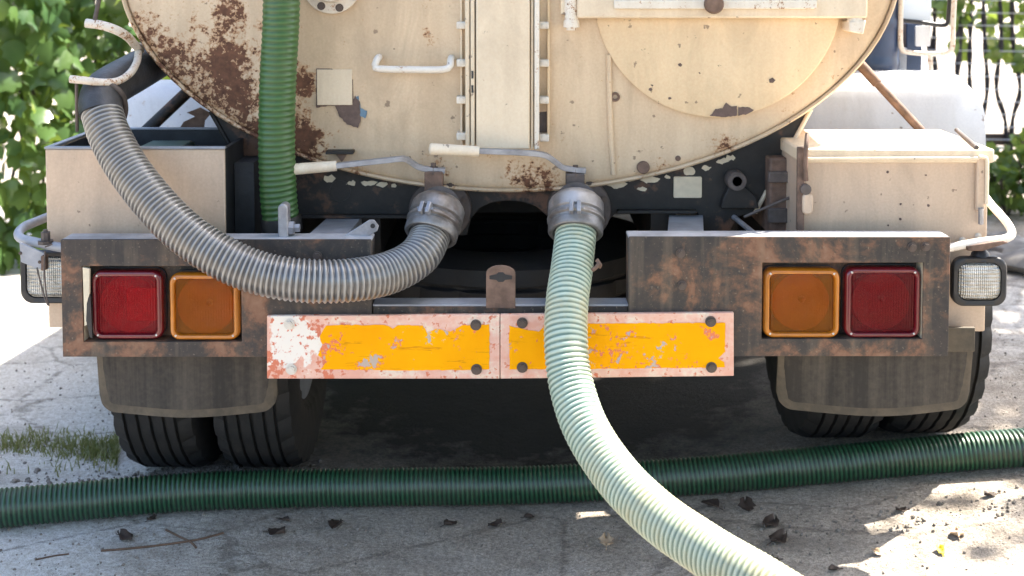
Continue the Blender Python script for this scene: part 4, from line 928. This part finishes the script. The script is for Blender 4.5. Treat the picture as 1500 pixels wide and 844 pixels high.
# cab far ahead of the tank
def cab():
    sx = 0.42; Y0 = 4.75
    prof = [(-1.05, .55), (1.05, .55), (1.08, 1.35), (0.95, 2.05), (0.7, 2.15), (-0.7, 2.15), (-0.95, 2.05), (-1.08, 1.35)]
    rings = [[(x + sx + 0.1 * (y - Y0), y, z) for x, z in prof] for y in (Y0, Y0 + 1.2)]
    rings.append([(x * 0.93 + sx + 0.13, Y0 + 1.5, min(z, 1.35)) for x, z in prof])
    rings.append([(x * 0.85 + sx + 0.2, Y0 + 2.3, min(z, 1.25)) for x, z in prof])
    c = MB().loft(rings).build('cab', 'blue', T, bevel=0.03)
    MB().prism([(sx - .6, 1.45), (sx + .6, 1.45), (sx + .55, 1.95), (sx - .55, 1.95)], Y0 - 0.006, Y0 + 0.01).build('rear_window', 'black', c)
cab()

# ================================================================ hoses (loose things)
RB = 0.0525
eL, axL = vL[1], vL[2]; eR, axR = vR[1], vR[2]
bp_ = [eL - axL * 0.05, eL, W(612, 376, 0.062), W(572, 399, 0.0), W(512, 411, -0.068), W(445, 411, -0.095), (W(380, 400, -0.095)), W(320, 374, -0.085), W(266, 337, -0.06), W(221, 291, -0.02), W(183, 240, 0.035), W(159, 195, 0.08), W(148, 160, 0.12)]
hb = empty('black_suction_hose', W(445, 440, -0.09), 'ribbed black suction hose looping from its hook to the tank valve', 'hose', 'suction hoses')
hose('ribbed_tube', bp_, RB, 0.0126, 0.0048, 'hose_black', hb, seg=36, per=8, power=0.8)
sl = [W(148.5, 168, 0.11), W(147, 150, 0.13), W(153, 134, 0.17), W(171, 121, 0.25), W(198, 106, 0.36), W(232, 86, 0.50), W(262, 66, 0.66)]
P = spline(sl, 0.01); MB().tube(P, [RB + 0.0015] * len(P), 32).build('smooth_sleeve', 'sleeve', hb, smooth=60)

pg = [eR - axR * 0.05, eR, W(838, 390, 0.062), W(831, 440, -0.015), W(829, 500, -0.085), W(836, 560, -0.14), W(857, 625, -0.22), W(898, 690, -0.32), W(958, 752, -0.44), W(1034, 806, -0.56), W(1120, 858, -0.68), W(1225, 925, -0.80)]
last = pg[-1]; pg += [Vector((last.x + .22, last.y - .22, 0.22)), Vector((last.x + .5, last.y - .45, 0.065 + gz(last.x + .5, last.y - .45))), Vector((last.x + 1.0, last.y - .7, 0.055 + gz(last.x + 1, last.y - .7)))]
o = hose('pale_green_discharge_hose', pg, 0.0535, 0.0130, 0.0042, 'hose_pale', None, per=7, power=0.7)
tag(o, 'pale green ribbed hose dropping from tank valve across the orange board', 'hose', 'suction hoses')
MB_clip = W(872, 388, 0.0)
cl = empty('hose_clamp_tail', MB_clip, 'small rusty wire clip on the pale green hose', 'clip')
MB().tube(spline([W(868, 396, -0.015), W(874, 391, -0.02), W(877, 385, -0.015), W(873, 380, -0.01)], 0.004), 0.005, 8).build('clip_wire', 'darkrust', cl)
MB().tube(spline([W(877, 385, -0.015), W(880, 388, -0.015), W(878, 392, -0.012)], 0.004), 0.004, 8).build('clip_tail', 'darkrust', cl)

vg = [W(414, 336, 0.20), W(409, 300, 0.195), W(406, 250, 0.19), W(405, 200, 0.185), W(407, 120, 0.18), W(411, 40, 0.175), W(413, -30, 0.175), W(416, -110, 0.18), W(420, -190, 0.23), W(424, -260, 0.40), W(428, -310, 0.8)]
o = hose('hanging_green_hose', vg, 0.0485, 0.0150, 0.0022, 'hose_green', None, per=7, power=1.4)
tag(o, 'bright green hose hanging straight down against the rusty tank', 'hose', 'suction hoses')
MB().lathe(W(412, 322, 0.198), (W(414, 344, 0.2) - W(410, 310, 0.196)), [(-0.01, 0.05), (0.0, 0.053), (0.03, 0.053), (0.04, 0.045), (0.06, 0.04)], 28).build('hose_socket', 'frame', T)

gpx = [(-160, 752), (-60, 748), (0, 744), (115, 734), (269, 721), (400, 716), (590, 713), (784, 710), (1000, 698), (1192, 682), (1384, 664), (1500, 655), (1600, 646), (1750, 632)]
RG = 0.0515; gp = []
for a, b in gpx:
    p = G(a, b, RG)
    for _ in range(6): p = G(a, b, RG + gz(p.x, p.y))
    gp.append(p)
o = hose('dark_green_hose_on_ground', gp, RG, 0.0128, 0.0042, 'hose_dark', None, per=6, power=0.9)
tag(o, 'dark green ribbed hose lying on the ground behind the wheels', 'hose', 'suction hoses')

tr = MB(); a = W(176, 211, 0.30); zt_ = W(200, 206, 0.30)
tr.loft([[(x, y, z) for x, y in ((ob[0] + .175, .26), (ob[0] + .305, .26), (ob[0] + .305, .46), (ob[0] + .175, .46))] for z in (ob[4] + .012, ob[5] - .055, ob[5] - 0.02)])
o = tr.build('green_crate', 'green_tray', bevel=0.012, recenter=True); tag(o, 'green plastic canister standing in the open storage box', 'canister')

# blue drum carried behind the fender
bd = W(1275, 110, 1.12); dz = zt + 0.002
bx = empty('blue_drum', (W(1270, 60, 1.1).x, 1.1, dz), 'dark blue ribbed plastic drum behind the white fender', 'drum')
cx = W(1268, 60, 1.12).x; r0 = L(47, 1.12)
prof = []
for k in range(0, 41):
    z = k / 40 * 0.55; rr = r0 * (1.0 - (0.04 if k in (0, 40) else 0)); 
    if k % 10 in (4, 5): rr *= 1.035
    prof.append((z, rr))
prof = [(0, 0.01)] + prof + [(0.55, 0.01)]
MB().lathe((cx, 1.12, zt - 0.04), (0, 0, 1), prof, 48).build('drum_body', 'blue', bx, smooth=50)
MB().lathe((cx, 1.12, zt + 0.505), (0, 0, 1), [(0, r0 * .97), (0.03, r0 * .97), (0.035, r0 * .9), (0.035, .01)], 48).build('drum_lid', 'black', bx)

# ================================================================ hedge, fence, trees
def leafmesh(name, mat, s=1.0, fold=0.25, lobes=True):
    mb = MB(); out = [(0, 0), (0.30, 0.06), (0.48, 0.30), (0.36, 0.42), (0.40, 0.62), (0.17, 0.74), (0.0, 1.0)]
    pts = [(x, y) for x, y in out] + [(-x, y) for x, y in out[-2:0:-1]]
    vs = [(x * s, (y - .1) * s, -abs(x) * fold * s - 0.12 * s * y * y) for x, y in pts]
    n = len(out)
    mid = [(0, 0.3 * s, -0.01 * s), (0, 0.62 * s, -0.05 * s)]
    vs += mid; a, b = len(vs) - 2, len(vs) - 1; m = len(pts)
    fs = []
    for i in range(m):
        j = (i + 1) % m; ymid = (pts[i][1] + pts[j][1]) / 2; fs.append((i, j, a if ymid < 0.5 else b))
    fs += [(3, b, a), (m - 3, a, b)]
    mb.add(vs, fs); 
    me = mb.mesh(name, 180); me.materials.append(M[mat]); return me, mb
def leaves_mesh(name, mat, places, parent, kind='stuff', protos=None):
    """places: (pos, quaternion, scale); one joined mesh"""
    _, mb0 = protos; V = []; F = []; tone = []
    for p, q, s in places:
        o = len(V); t = rng.random()
        for v in mb0.v: V.append(p + q @ (Vector(v) * s)); tone.append(t)
        F += [tuple(i + o for i in f) for f in mb0.f]
    me = bpy.data.meshes.new(name); me.from_pydata([tuple(v) for v in V], [], F); me.update()
    a = me.attributes.new('tone', 'FLOAT', 'POINT'); a.data.foreach_set('value', tone)
    me.polygons.foreach_set('use_smooth', [True] * len(F)); me.materials.append(M[mat])
    o = link(name, me, parent); o['kind'] = kind; return o
from mathutils import Euler
LEAF = leafmesh('leaf', 'leaf'); TLEAF = leafmesh('leaf', 'treeleaf')
def hedge():
    # runs diagonally along the yard, its leafy face turned to the sun
    O = Vector((-3.6, 1.4, 0)); U = Vector((0.6, 0.8, 0)); N = Vector((0.8, -0.6, 0)); yaw = Euler((0, 0, math.atan2(0.8, 0.6))).to_quaternion()
    def at(u, d, z): return O + U * u - N * d + Vector((0, 0, z))
    b0 = at(2.4, 0.2, 0); root = empty('climber_hedge', b0, 'tall wall of green climbing leaves beyond the open box', 'hedge')
    for k in range(26):
        u = rng.uniform(-1.5, 5.5); d = rng.uniform(0.2, 0.45); z = -0.03; pts = []
        while z < 2.7:
            pts.append(at(u, d, z)); z += 0.35; u += rng.uniform(-.12, .12); d += rng.uniform(-.04, .04)
        MB().tube(spline(pts, 0.12), 0.010, 6).build('stem', 'bark', root, smooth=60)
    mass = []
    def q():
        e = Euler((R_(90 + rng.gauss(-22, 24)), R_(rng.gauss(0, 25)), R_(rng.gauss(0, 36))), 'XYZ').to_quaternion()
        return yaw @ e @ Euler((0, 0, R_(180 + rng.gauss(0, 28)))).to_quaternion()
    for k in range(12000):
        u = rng.uniform(-2.0, 6.2); z = 0.04 + 2.8 * rng.random(); d = rng.random() ** 1.3 * 0.5
        cl = mnoise.noise((u * 2.0, z * 2.0, 4.0))
        if cl < -0.42: continue
        mass.append((at(u, d - 0.22 * cl, z), q(), rng.uniform(0.08, 0.15), u, z, d - 0.22 * cl))
    vis = [m for m in mass if 1.3 < m[3] < 3.6 and m[4] < 1.75]
    vis.sort(key=lambda m: m[5] - m[2] * .5); front = vis[:280]; ids = set(id(m) for m in front)
    leaves_mesh('foliage', 'leaf', [m[:3] for m in mass if id(m) not in ids], root, protos=LEAF)
    for p, r, sc, *_ in front: link('leaf', LEAF[0], root, p, r.to_matrix().to_4x4(), (sc, sc, sc))
hedge()

def fence():
    Y = 4.2; root = empty('stake_fence', (3.2, Y, gz(3.2, Y)), 'dark crooked stake fence with wires beyond the lidded box', 'fence')
    xs = []
    x = 2.2
    k = 0
    tops = [(1352, 1366), (1372, 1366), (1398, 1401), (1409, 1404), (1425, 1420), (1437, 1448), (1467, 1462), (1481, 1493), (1508, 1503), (1521, 1530), (1548, 1544), (1562, 1571), (1590, 1585), (1603, 1611)]
    for i, (a, b) in enumerate(tops):
        c = b + (8 if i % 2 else -8); d = a + (5 if i % 2 else -5)
        pts = [W(a, -130, Y), W(a, 0, Y), W((a + b) / 2, 60, Y), W(b, 130, Y), W(b + (-10 if i % 2 else 9), 175, Y), W(b + (-12 if i % 2 else 11), 230, Y), W(b + (-3 if i % 2 else 3), 290, Y)]
        pts = [p + Vector((rng.uniform(-.012, .012), rng.uniform(-.02, .02), 0)) for p in pts]
        e = pts[-1].copy(); e.z = gz(e.x, e.y) - 0.05; pts.append(e)
        P = spline(pts, 0.05); MB().tube(P, [0.0145 + 0.0035 * math.sin(j * 1.7 + i) for j in range(len(P))], 8).build('stake', 'stake', root, smooth=60)
    for yy, r in ((205, 0.035), (318, 0.03)):
        a = W(1300, yy, Y + .02); b = W(1640, yy, Y + .02); MB().box(a.x, b.x, Y + 0.025, Y + 0.06, a.z - r, a.z + r).build('rail', 'rail', root, bevel=0.005)
    z = 0.35
    while z < 2.0:
        MB().tube([(2.3, Y - 0.028, z + 0.01), (3.3, Y - 0.03, z - 0.004), (4.1, Y - 0.028, z + 0.012)], 0.0035, 5).build('wire', 'wire', root); z += 0.075
    # leafy vine tangled in the stakes
    v = empty('fence_vine', (3.4, Y + .2, gz(3.4, Y)), 'leafy green vine hanging over the stake fence', 'vine')
    MB().tube(spline([Vector((3.5, Y + .25, 0)), Vector((3.42, Y + .22, .8)), Vector((3.3, Y + .18, 1.5)), Vector((3.0, Y + .15, 1.8)), Vector((2.6, Y + .2, 1.75))], .1), 0.014, 8).build('stem', 'bark', v)
    pl = []
    for c in ((1415, 25, 26), (1400, 60, 16), (1470, 45, 22), (1490, 80, 14), (1455, 15, 22), (1380, 10, 16), (1462, 70, 12), (1500, 20, 22), (1430, -30, 34), (1490, -40, 34)):
        for k in range(16):
            p = W(c[0] + rng.gauss(0, c[2] * .55), c[1] + rng.gauss(0, c[2] * .5), Y + rng.uniform(-.1, .4))
            pl.append((p, Euler((R_(90 + rng.gauss(-15, 35)), R_(rng.gauss(0, 35)), R_(rng.gauss(0, 60))), 'XYZ').to_quaternion() @ Euler((0, 0, R_(180 + rng.gauss(0, 40)))).to_quaternion(), rng.uniform(.06, .11)))
    leaves_mesh('foliage', 'leaf', pl, v, protos=LEAF)
fence()

def bush(px, py, Y, rad, n, label, cat='bush'):
    b = W(px, py, Y); b.z = gz(b.x, Y); root = empty('low_bush', b, label, cat); pl = []
    for k in range(5): MB().tube([b + Vector((0, 0, -.02)), b + Vector((rng.uniform(-.2, .2), rng.uniform(-.1, .1), rad * 1.3))], 0.006, 5).build('stem', 'bark', root)
    for k in range(n):
        d = Vector((rng.gauss(0, 1), rng.gauss(0, 1), rng.gauss(0, 1))).normalized() * rad * rng.random() ** .4
        p = b + Vector((d.x * 1.5, d.y, rad + d.z)); 
        pl.append((p, Euler((rng.uniform(0, 6), rng.uniform(0, 6), rng.uniform(0, 6))).to_quaternion(), rng.uniform(.05, .10)))
    leaves_mesh('foliage', 'leaf', pl, root, protos=LEAF)
bush(1475, 360, 3.75, 0.20, 190, 'low bright green bush at the foot of the stake fence')
bush(1530, 360, 3.8, 0.24, 190, 'broad low green bush beside the stones near the fence')

def tree(x, y, h, cr, cz, n, label, lf=0.13):
    z0 = gz(x, y); root = empty('shade_tree', (x, y, z0), label, 'tree'); pts = [Vector((x, y, z0 - .1)), Vector((x + .1, y, h * .3)), Vector((x - .05, y + .1, h * .55)), Vector((x, y, h * .85))]
    P = spline(pts, .25); MB().tube(P, [0.17 * (1 - .75 * i / len(P)) + .02 for i in range(len(P))], 12).build('trunk', 'bark', root, smooth=60)
    pl = []; mb = MB(); clumps = []
    for k in range(26):
        a = rng.uniform(0, 6.28); e = rng.uniform(-.5, 1); rr = cr * rng.uniform(.45, 1)
        c = Vector((x + rr * math.cos(a) * math.cos(e), y + rr * math.sin(a) * math.cos(e), cz + cr * .75 * math.sin(e) * rng.uniform(.5, 1))); clumps.append(c)
        s = P[int(len(P) * rng.uniform(.5, .95))]; mb.tube(spline([s, s.lerp(c, .5) + Vector((0, 0, .15)), c], .25), 0.022, 6)
    mb.build('limbs', 'bark', root, smooth=60)
    for k in range(n):
        c = rng.choice(clumps); p = c + Vector((rng.gauss(0, .42), rng.gauss(0, .42), rng.gauss(0, .26)))
        pl.append((p, Euler((rng.uniform(-.9, .9), rng.uniform(-.9, .9), rng.uniform(0, 6))).to_quaternion(), rng.uniform(.7, 1.3) * lf))
    leaves_mesh('crown', 'treeleaf', pl, root, protos=TLEAF)
tree(5.0, 3.7, 4.8, 1.9, 4.3, 4600, 'shade tree beyond the stake fence casting dappled light')

# unseen trees added behind the viewer so their crowns shade the ground there
tree(3.6, -2.4, 5.4, 2.3, 5.0, 5200, 'unseen added shade tree at the open side of the yard facing the truck', 0.24)
tree(0.6, -5.2, 5.6, 2.5, 5.2, 5200, 'unseen added shade tree across the yard opposite the truck tail', 0.24)
tree(5.8, -6.5, 5.6, 2.5, 5.2, 4200, 'unseen added shade tree in the far corner of the yard opposite the truck', 0.26)

# ================================================================ ground litter
def pebbles():
    ico = []
    t = (1 + 5 ** .5) / 2
    base = [(-1, t, 0), (1, t, 0), (-1, -t, 0), (1, -t, 0), (0, -1, t), (0, 1, t), (0, -1, -t), (0, 1, -t), (t, 0, -1), (t, 0, 1), (-t, 0, -1), (-t, 0, 1)]
    fs = [(0, 11, 5), (0, 5, 1), (0, 1, 7), (0, 7, 10), (0, 10, 11), (1, 5, 9), (5, 11, 4), (11, 10, 2), (10, 7, 6), (7, 1, 8), (3, 9, 4), (3, 4, 2), (3, 2, 6), (3, 6, 8), (3, 8, 9), (4, 9, 5), (2, 4, 11), (6, 2, 10), (8, 6, 7), (9, 8, 1)]
    mb = MB()
    def put(x, y, s):
        e = Euler((rng.uniform(0, 6), rng.uniform(0, 6), rng.uniform(0, 6))).to_matrix()
        k = [rng.uniform(.6, 1.1) for _ in range(3)]; c = Vector((x, y, gz(x, y) + s * .35))
        mb.add([c + e @ Vector((v[0] * k[0], v[1] * k[1], v[2] * k[2] * .7)) * (s / 1.9) for v in base], fs)
    def spot():
        while True:
            x, y = rng.uniform(-2.2, 2.3), rng.uniform(-0.25, 1.6)
            if not (y > 0.5 and abs(x - 0.1) < 1.1): return x, y
    for i in range(6000): put(*spot(), 0.0012 + 0.0045 * rng.random() ** 4)
    for i in range(420): put(rng.gauss(-1.0, .28), rng.gauss(0.50, .06), 0.003 + 0.008 * rng.random() ** 2)
    for i in range(200): put(rng.gauss(1.15, .25), rng.gauss(0.12, .05), 0.002 + 0.006 * rng.random() ** 2)
    o = mb.build('gravel', 'pebble', smooth=0, fix=False); tag(o, 'fine gravel and crumbs strewn over the ground', 'gravel', kind='stuff')
pebbles()
def grass():
    mb = MB(); tone = []
    def blade(x, y, h):
        z = gz(x, y) - 0.004; a = rng.uniform(0, 6.28); w = 0.0022; dx, dy = math.cos(a), math.sin(a); l = h * rng.uniform(.2, .8); t = rng.random()
        b = rng.uniform(0, 6.28); ex, ey = math.cos(b) * l, math.sin(b) * l
        mb.add([(x - dx * w, y - dy * w, z), (x + dx * w, y + dy * w, z), (x + ex * .35 + dx * w * .8, y + ey * .35 + dy * w * .8, z + h * .6), (x + ex * .35 - dx * w * .8, y + ey * .35 - dy * w * .8, z + h * .6), (x + ex, y + ey, z + h)], [(0, 1, 2, 3), (3, 2, 4)])
        tone.extend([t] * 5)
    for i in range(4200):
        p = G(min(170, rng.uniform(-120, 190)), rng.gauss(660, 11)); 
        if mnoise.noise((p.x * 5, p.y * 5, 2)) < rng.uniform(-.5, .25): continue
        blade(p.x, p.y, rng.uniform(.006, .042))
    for i in range(1500):
        x = rng.uniform(-.9, .4); y = rng.uniform(2.4, 3.2); blade(x, y, rng.uniform(.04, .16))
    mb.attr['tone'] = tone
    o = mb.build('grass', 'grass', smooth=0, fix=False); tag(o, 'short green grass tufts on the bare ground', 'grass', kind='stuff')
grass()
def stones():
    for i, (px, py, s, lab) in enumerate(((1452, 432, .10, 'flat grey stone lying nearest the lidded box'), (1484, 418, .13, 'largest grey stone below the low bush'), (1470, 396, .09, 'small grey stone resting between two larger stones'), (1520, 440, .14, 'broad grey stone on the sunlit ground past the lamp'))):
        p = G(px, py); r = random.Random(i); seg = 14; rings = []
        for j in range(7):
            ph = -math.pi / 2 + math.pi * j / 6; ring = []
            for k in range(seg):
                a = 2 * math.pi * k / seg; q = 1 + .28 * mnoise.noise((math.cos(a) * 1.3 + i, math.sin(a) * 1.3, ph + i * 3))
                ring.append((p.x + s * q * math.cos(a) * max(math.cos(ph), .05) * 1.2, p.y + s * q * math.sin(a) * max(math.cos(ph), .05), gz(p.x, p.y) + s * .28 + s * .42 * q * math.sin(ph)))
            rings.append(ring)
        o = MB().loft(rings).build('stone', 'stone', smooth=40, recenter=True); tag(o, lab, 'stone', 'stones near the fence')
stones()
def dry_leaf(px, py, size, mat, seed, label, group):
    r = random.Random(seed); p = G(px, py); p = G(px, py, gz(p.x, p.y)); n = 11; top = []; ang = r.uniform(0, 6.28)
    mb = MB(); rows = []
    for i in range(9):
        u = i / 8; w = size * .36 * math.sin(math.pi * min(1, u * .94 + .03)) ** .7 * (1 + .3 * r.uniform(-1, 1)); row = []
        for j in range(5):
            v = (j - 2) / 2; x = (u - .5) * size; y = w * v; z = 0.002 + size * (.16 * v * v * (1 + .8 * math.sin(u * 5 + seed)) + .10 * abs(u - .5) + .05 * r.random())
            row.append((p.x + x * math.cos(ang) - y * math.sin(ang), p.y + x * math.sin(ang) + y * math.cos(ang), gz(p.x, p.y) + z))
        rows.append(row)
    mb.loft(rows, False, False, closed=False)
    s = [rows[0][2], (rows[0][2][0] - math.cos(ang) * size * .3, rows[0][2][1] - math.sin(ang) * size * .3, gz(p.x, p.y) + .004)]
    mb.tube([Vector(s[0]), Vector(s[1])], 0.0012, 5)
    o = mb.build('dry_leaf', mat, smooth=60, fix=False, recenter=True)
    m = o.modifiers.new('thick', 'SOLIDIFY'); m.thickness = 0.0008; tag(o, label, 'leaf', group); return o
brown = [(184, 790, .05), (222, 762, .03), (405, 783, .05), (416, 764, .035), (492, 772, .05), (1040, 742, .055), (1094, 745, .06), (1128, 770, .055), (1140, 792, .06), (1130, 822, .04), (1222, 836, .03), (775, 760, .03), (660, 770, .04), (725, 771, .04), (1320, 745, .03), (1450, 720, .035)]
where = ['lying just past the end of the long twig', 'small and close to the green hose, past the forked twig', 'larger of the pair past the tip of the long twig', 'smaller of the pair past the tip of the long twig', 'lying alone under the white end of the orange board',
         'first beyond the pale green hose, against the ground hose', 'second beyond the pale green hose, against the ground hose', 'upper one of the stacked pair beyond the pale green hose', 'lower one of the stacked pair beyond the pale green hose', 'flat one below the stacked pair', 'tiny one at the rim of the sunlit patch', 'tiny one under the joint of the orange boards', 'lying under the first orange board', 'lying next to the ground hose under the board joint', 'tiny one between the ground hose and the yellow leaf', 'small one in the sunlight near the ground hose']
for i, (a, b, s) in enumerate(brown): dry_leaf(a, b, s, 'dryleaf', i + 20, 'brown dry leaf, ' + where[i], 'brown dry leaves on the ground')
o = dry_leaf(888, 797, .05, 'tanleaf', 3, 'pale tan dry leaf lying on the shaded ground', 'tan leaf')
o = dry_leaf(1378, 806, .035, 'yellowleaf', 4, 'small yellow fallen leaf in the sunlit patch', 'yellow leaves')
o = dry_leaf(1285, 810, .03, 'tanleaf', 6, 'curled tan leaf at the edge of the sunlit patch', 'tan leaf')
o = dry_leaf(1402, 778, .045, 'tanleaf', 8, 'reddish tan leaf beside the small yellow leaf', 'tan leaf')
def twig(pts, r, label):
    P = []
    for a, b in pts:
        p = G(a, b); P.append(Vector((p.x, p.y, gz(p.x, p.y) + r * .8)))
    o = MB().tube(spline(P, .01), r, 6).build('twig', 'twig', smooth=60, recenter=True); tag(o, label, 'twig', 'twigs on the ground')
twig([(148, 812), (190, 808), (240, 801), (290, 793), (330, 783)], 0.003, 'long thin brown twig lying on the shaded ground')
twig([(243, 780), (262, 789), (280, 797), (289, 806)], 0.0028, 'short forked twig crossing the long twig')
twig([(52, 824), (80, 819), (106, 816)], 0.0022, 'short dark twig lying apart by the green hose')
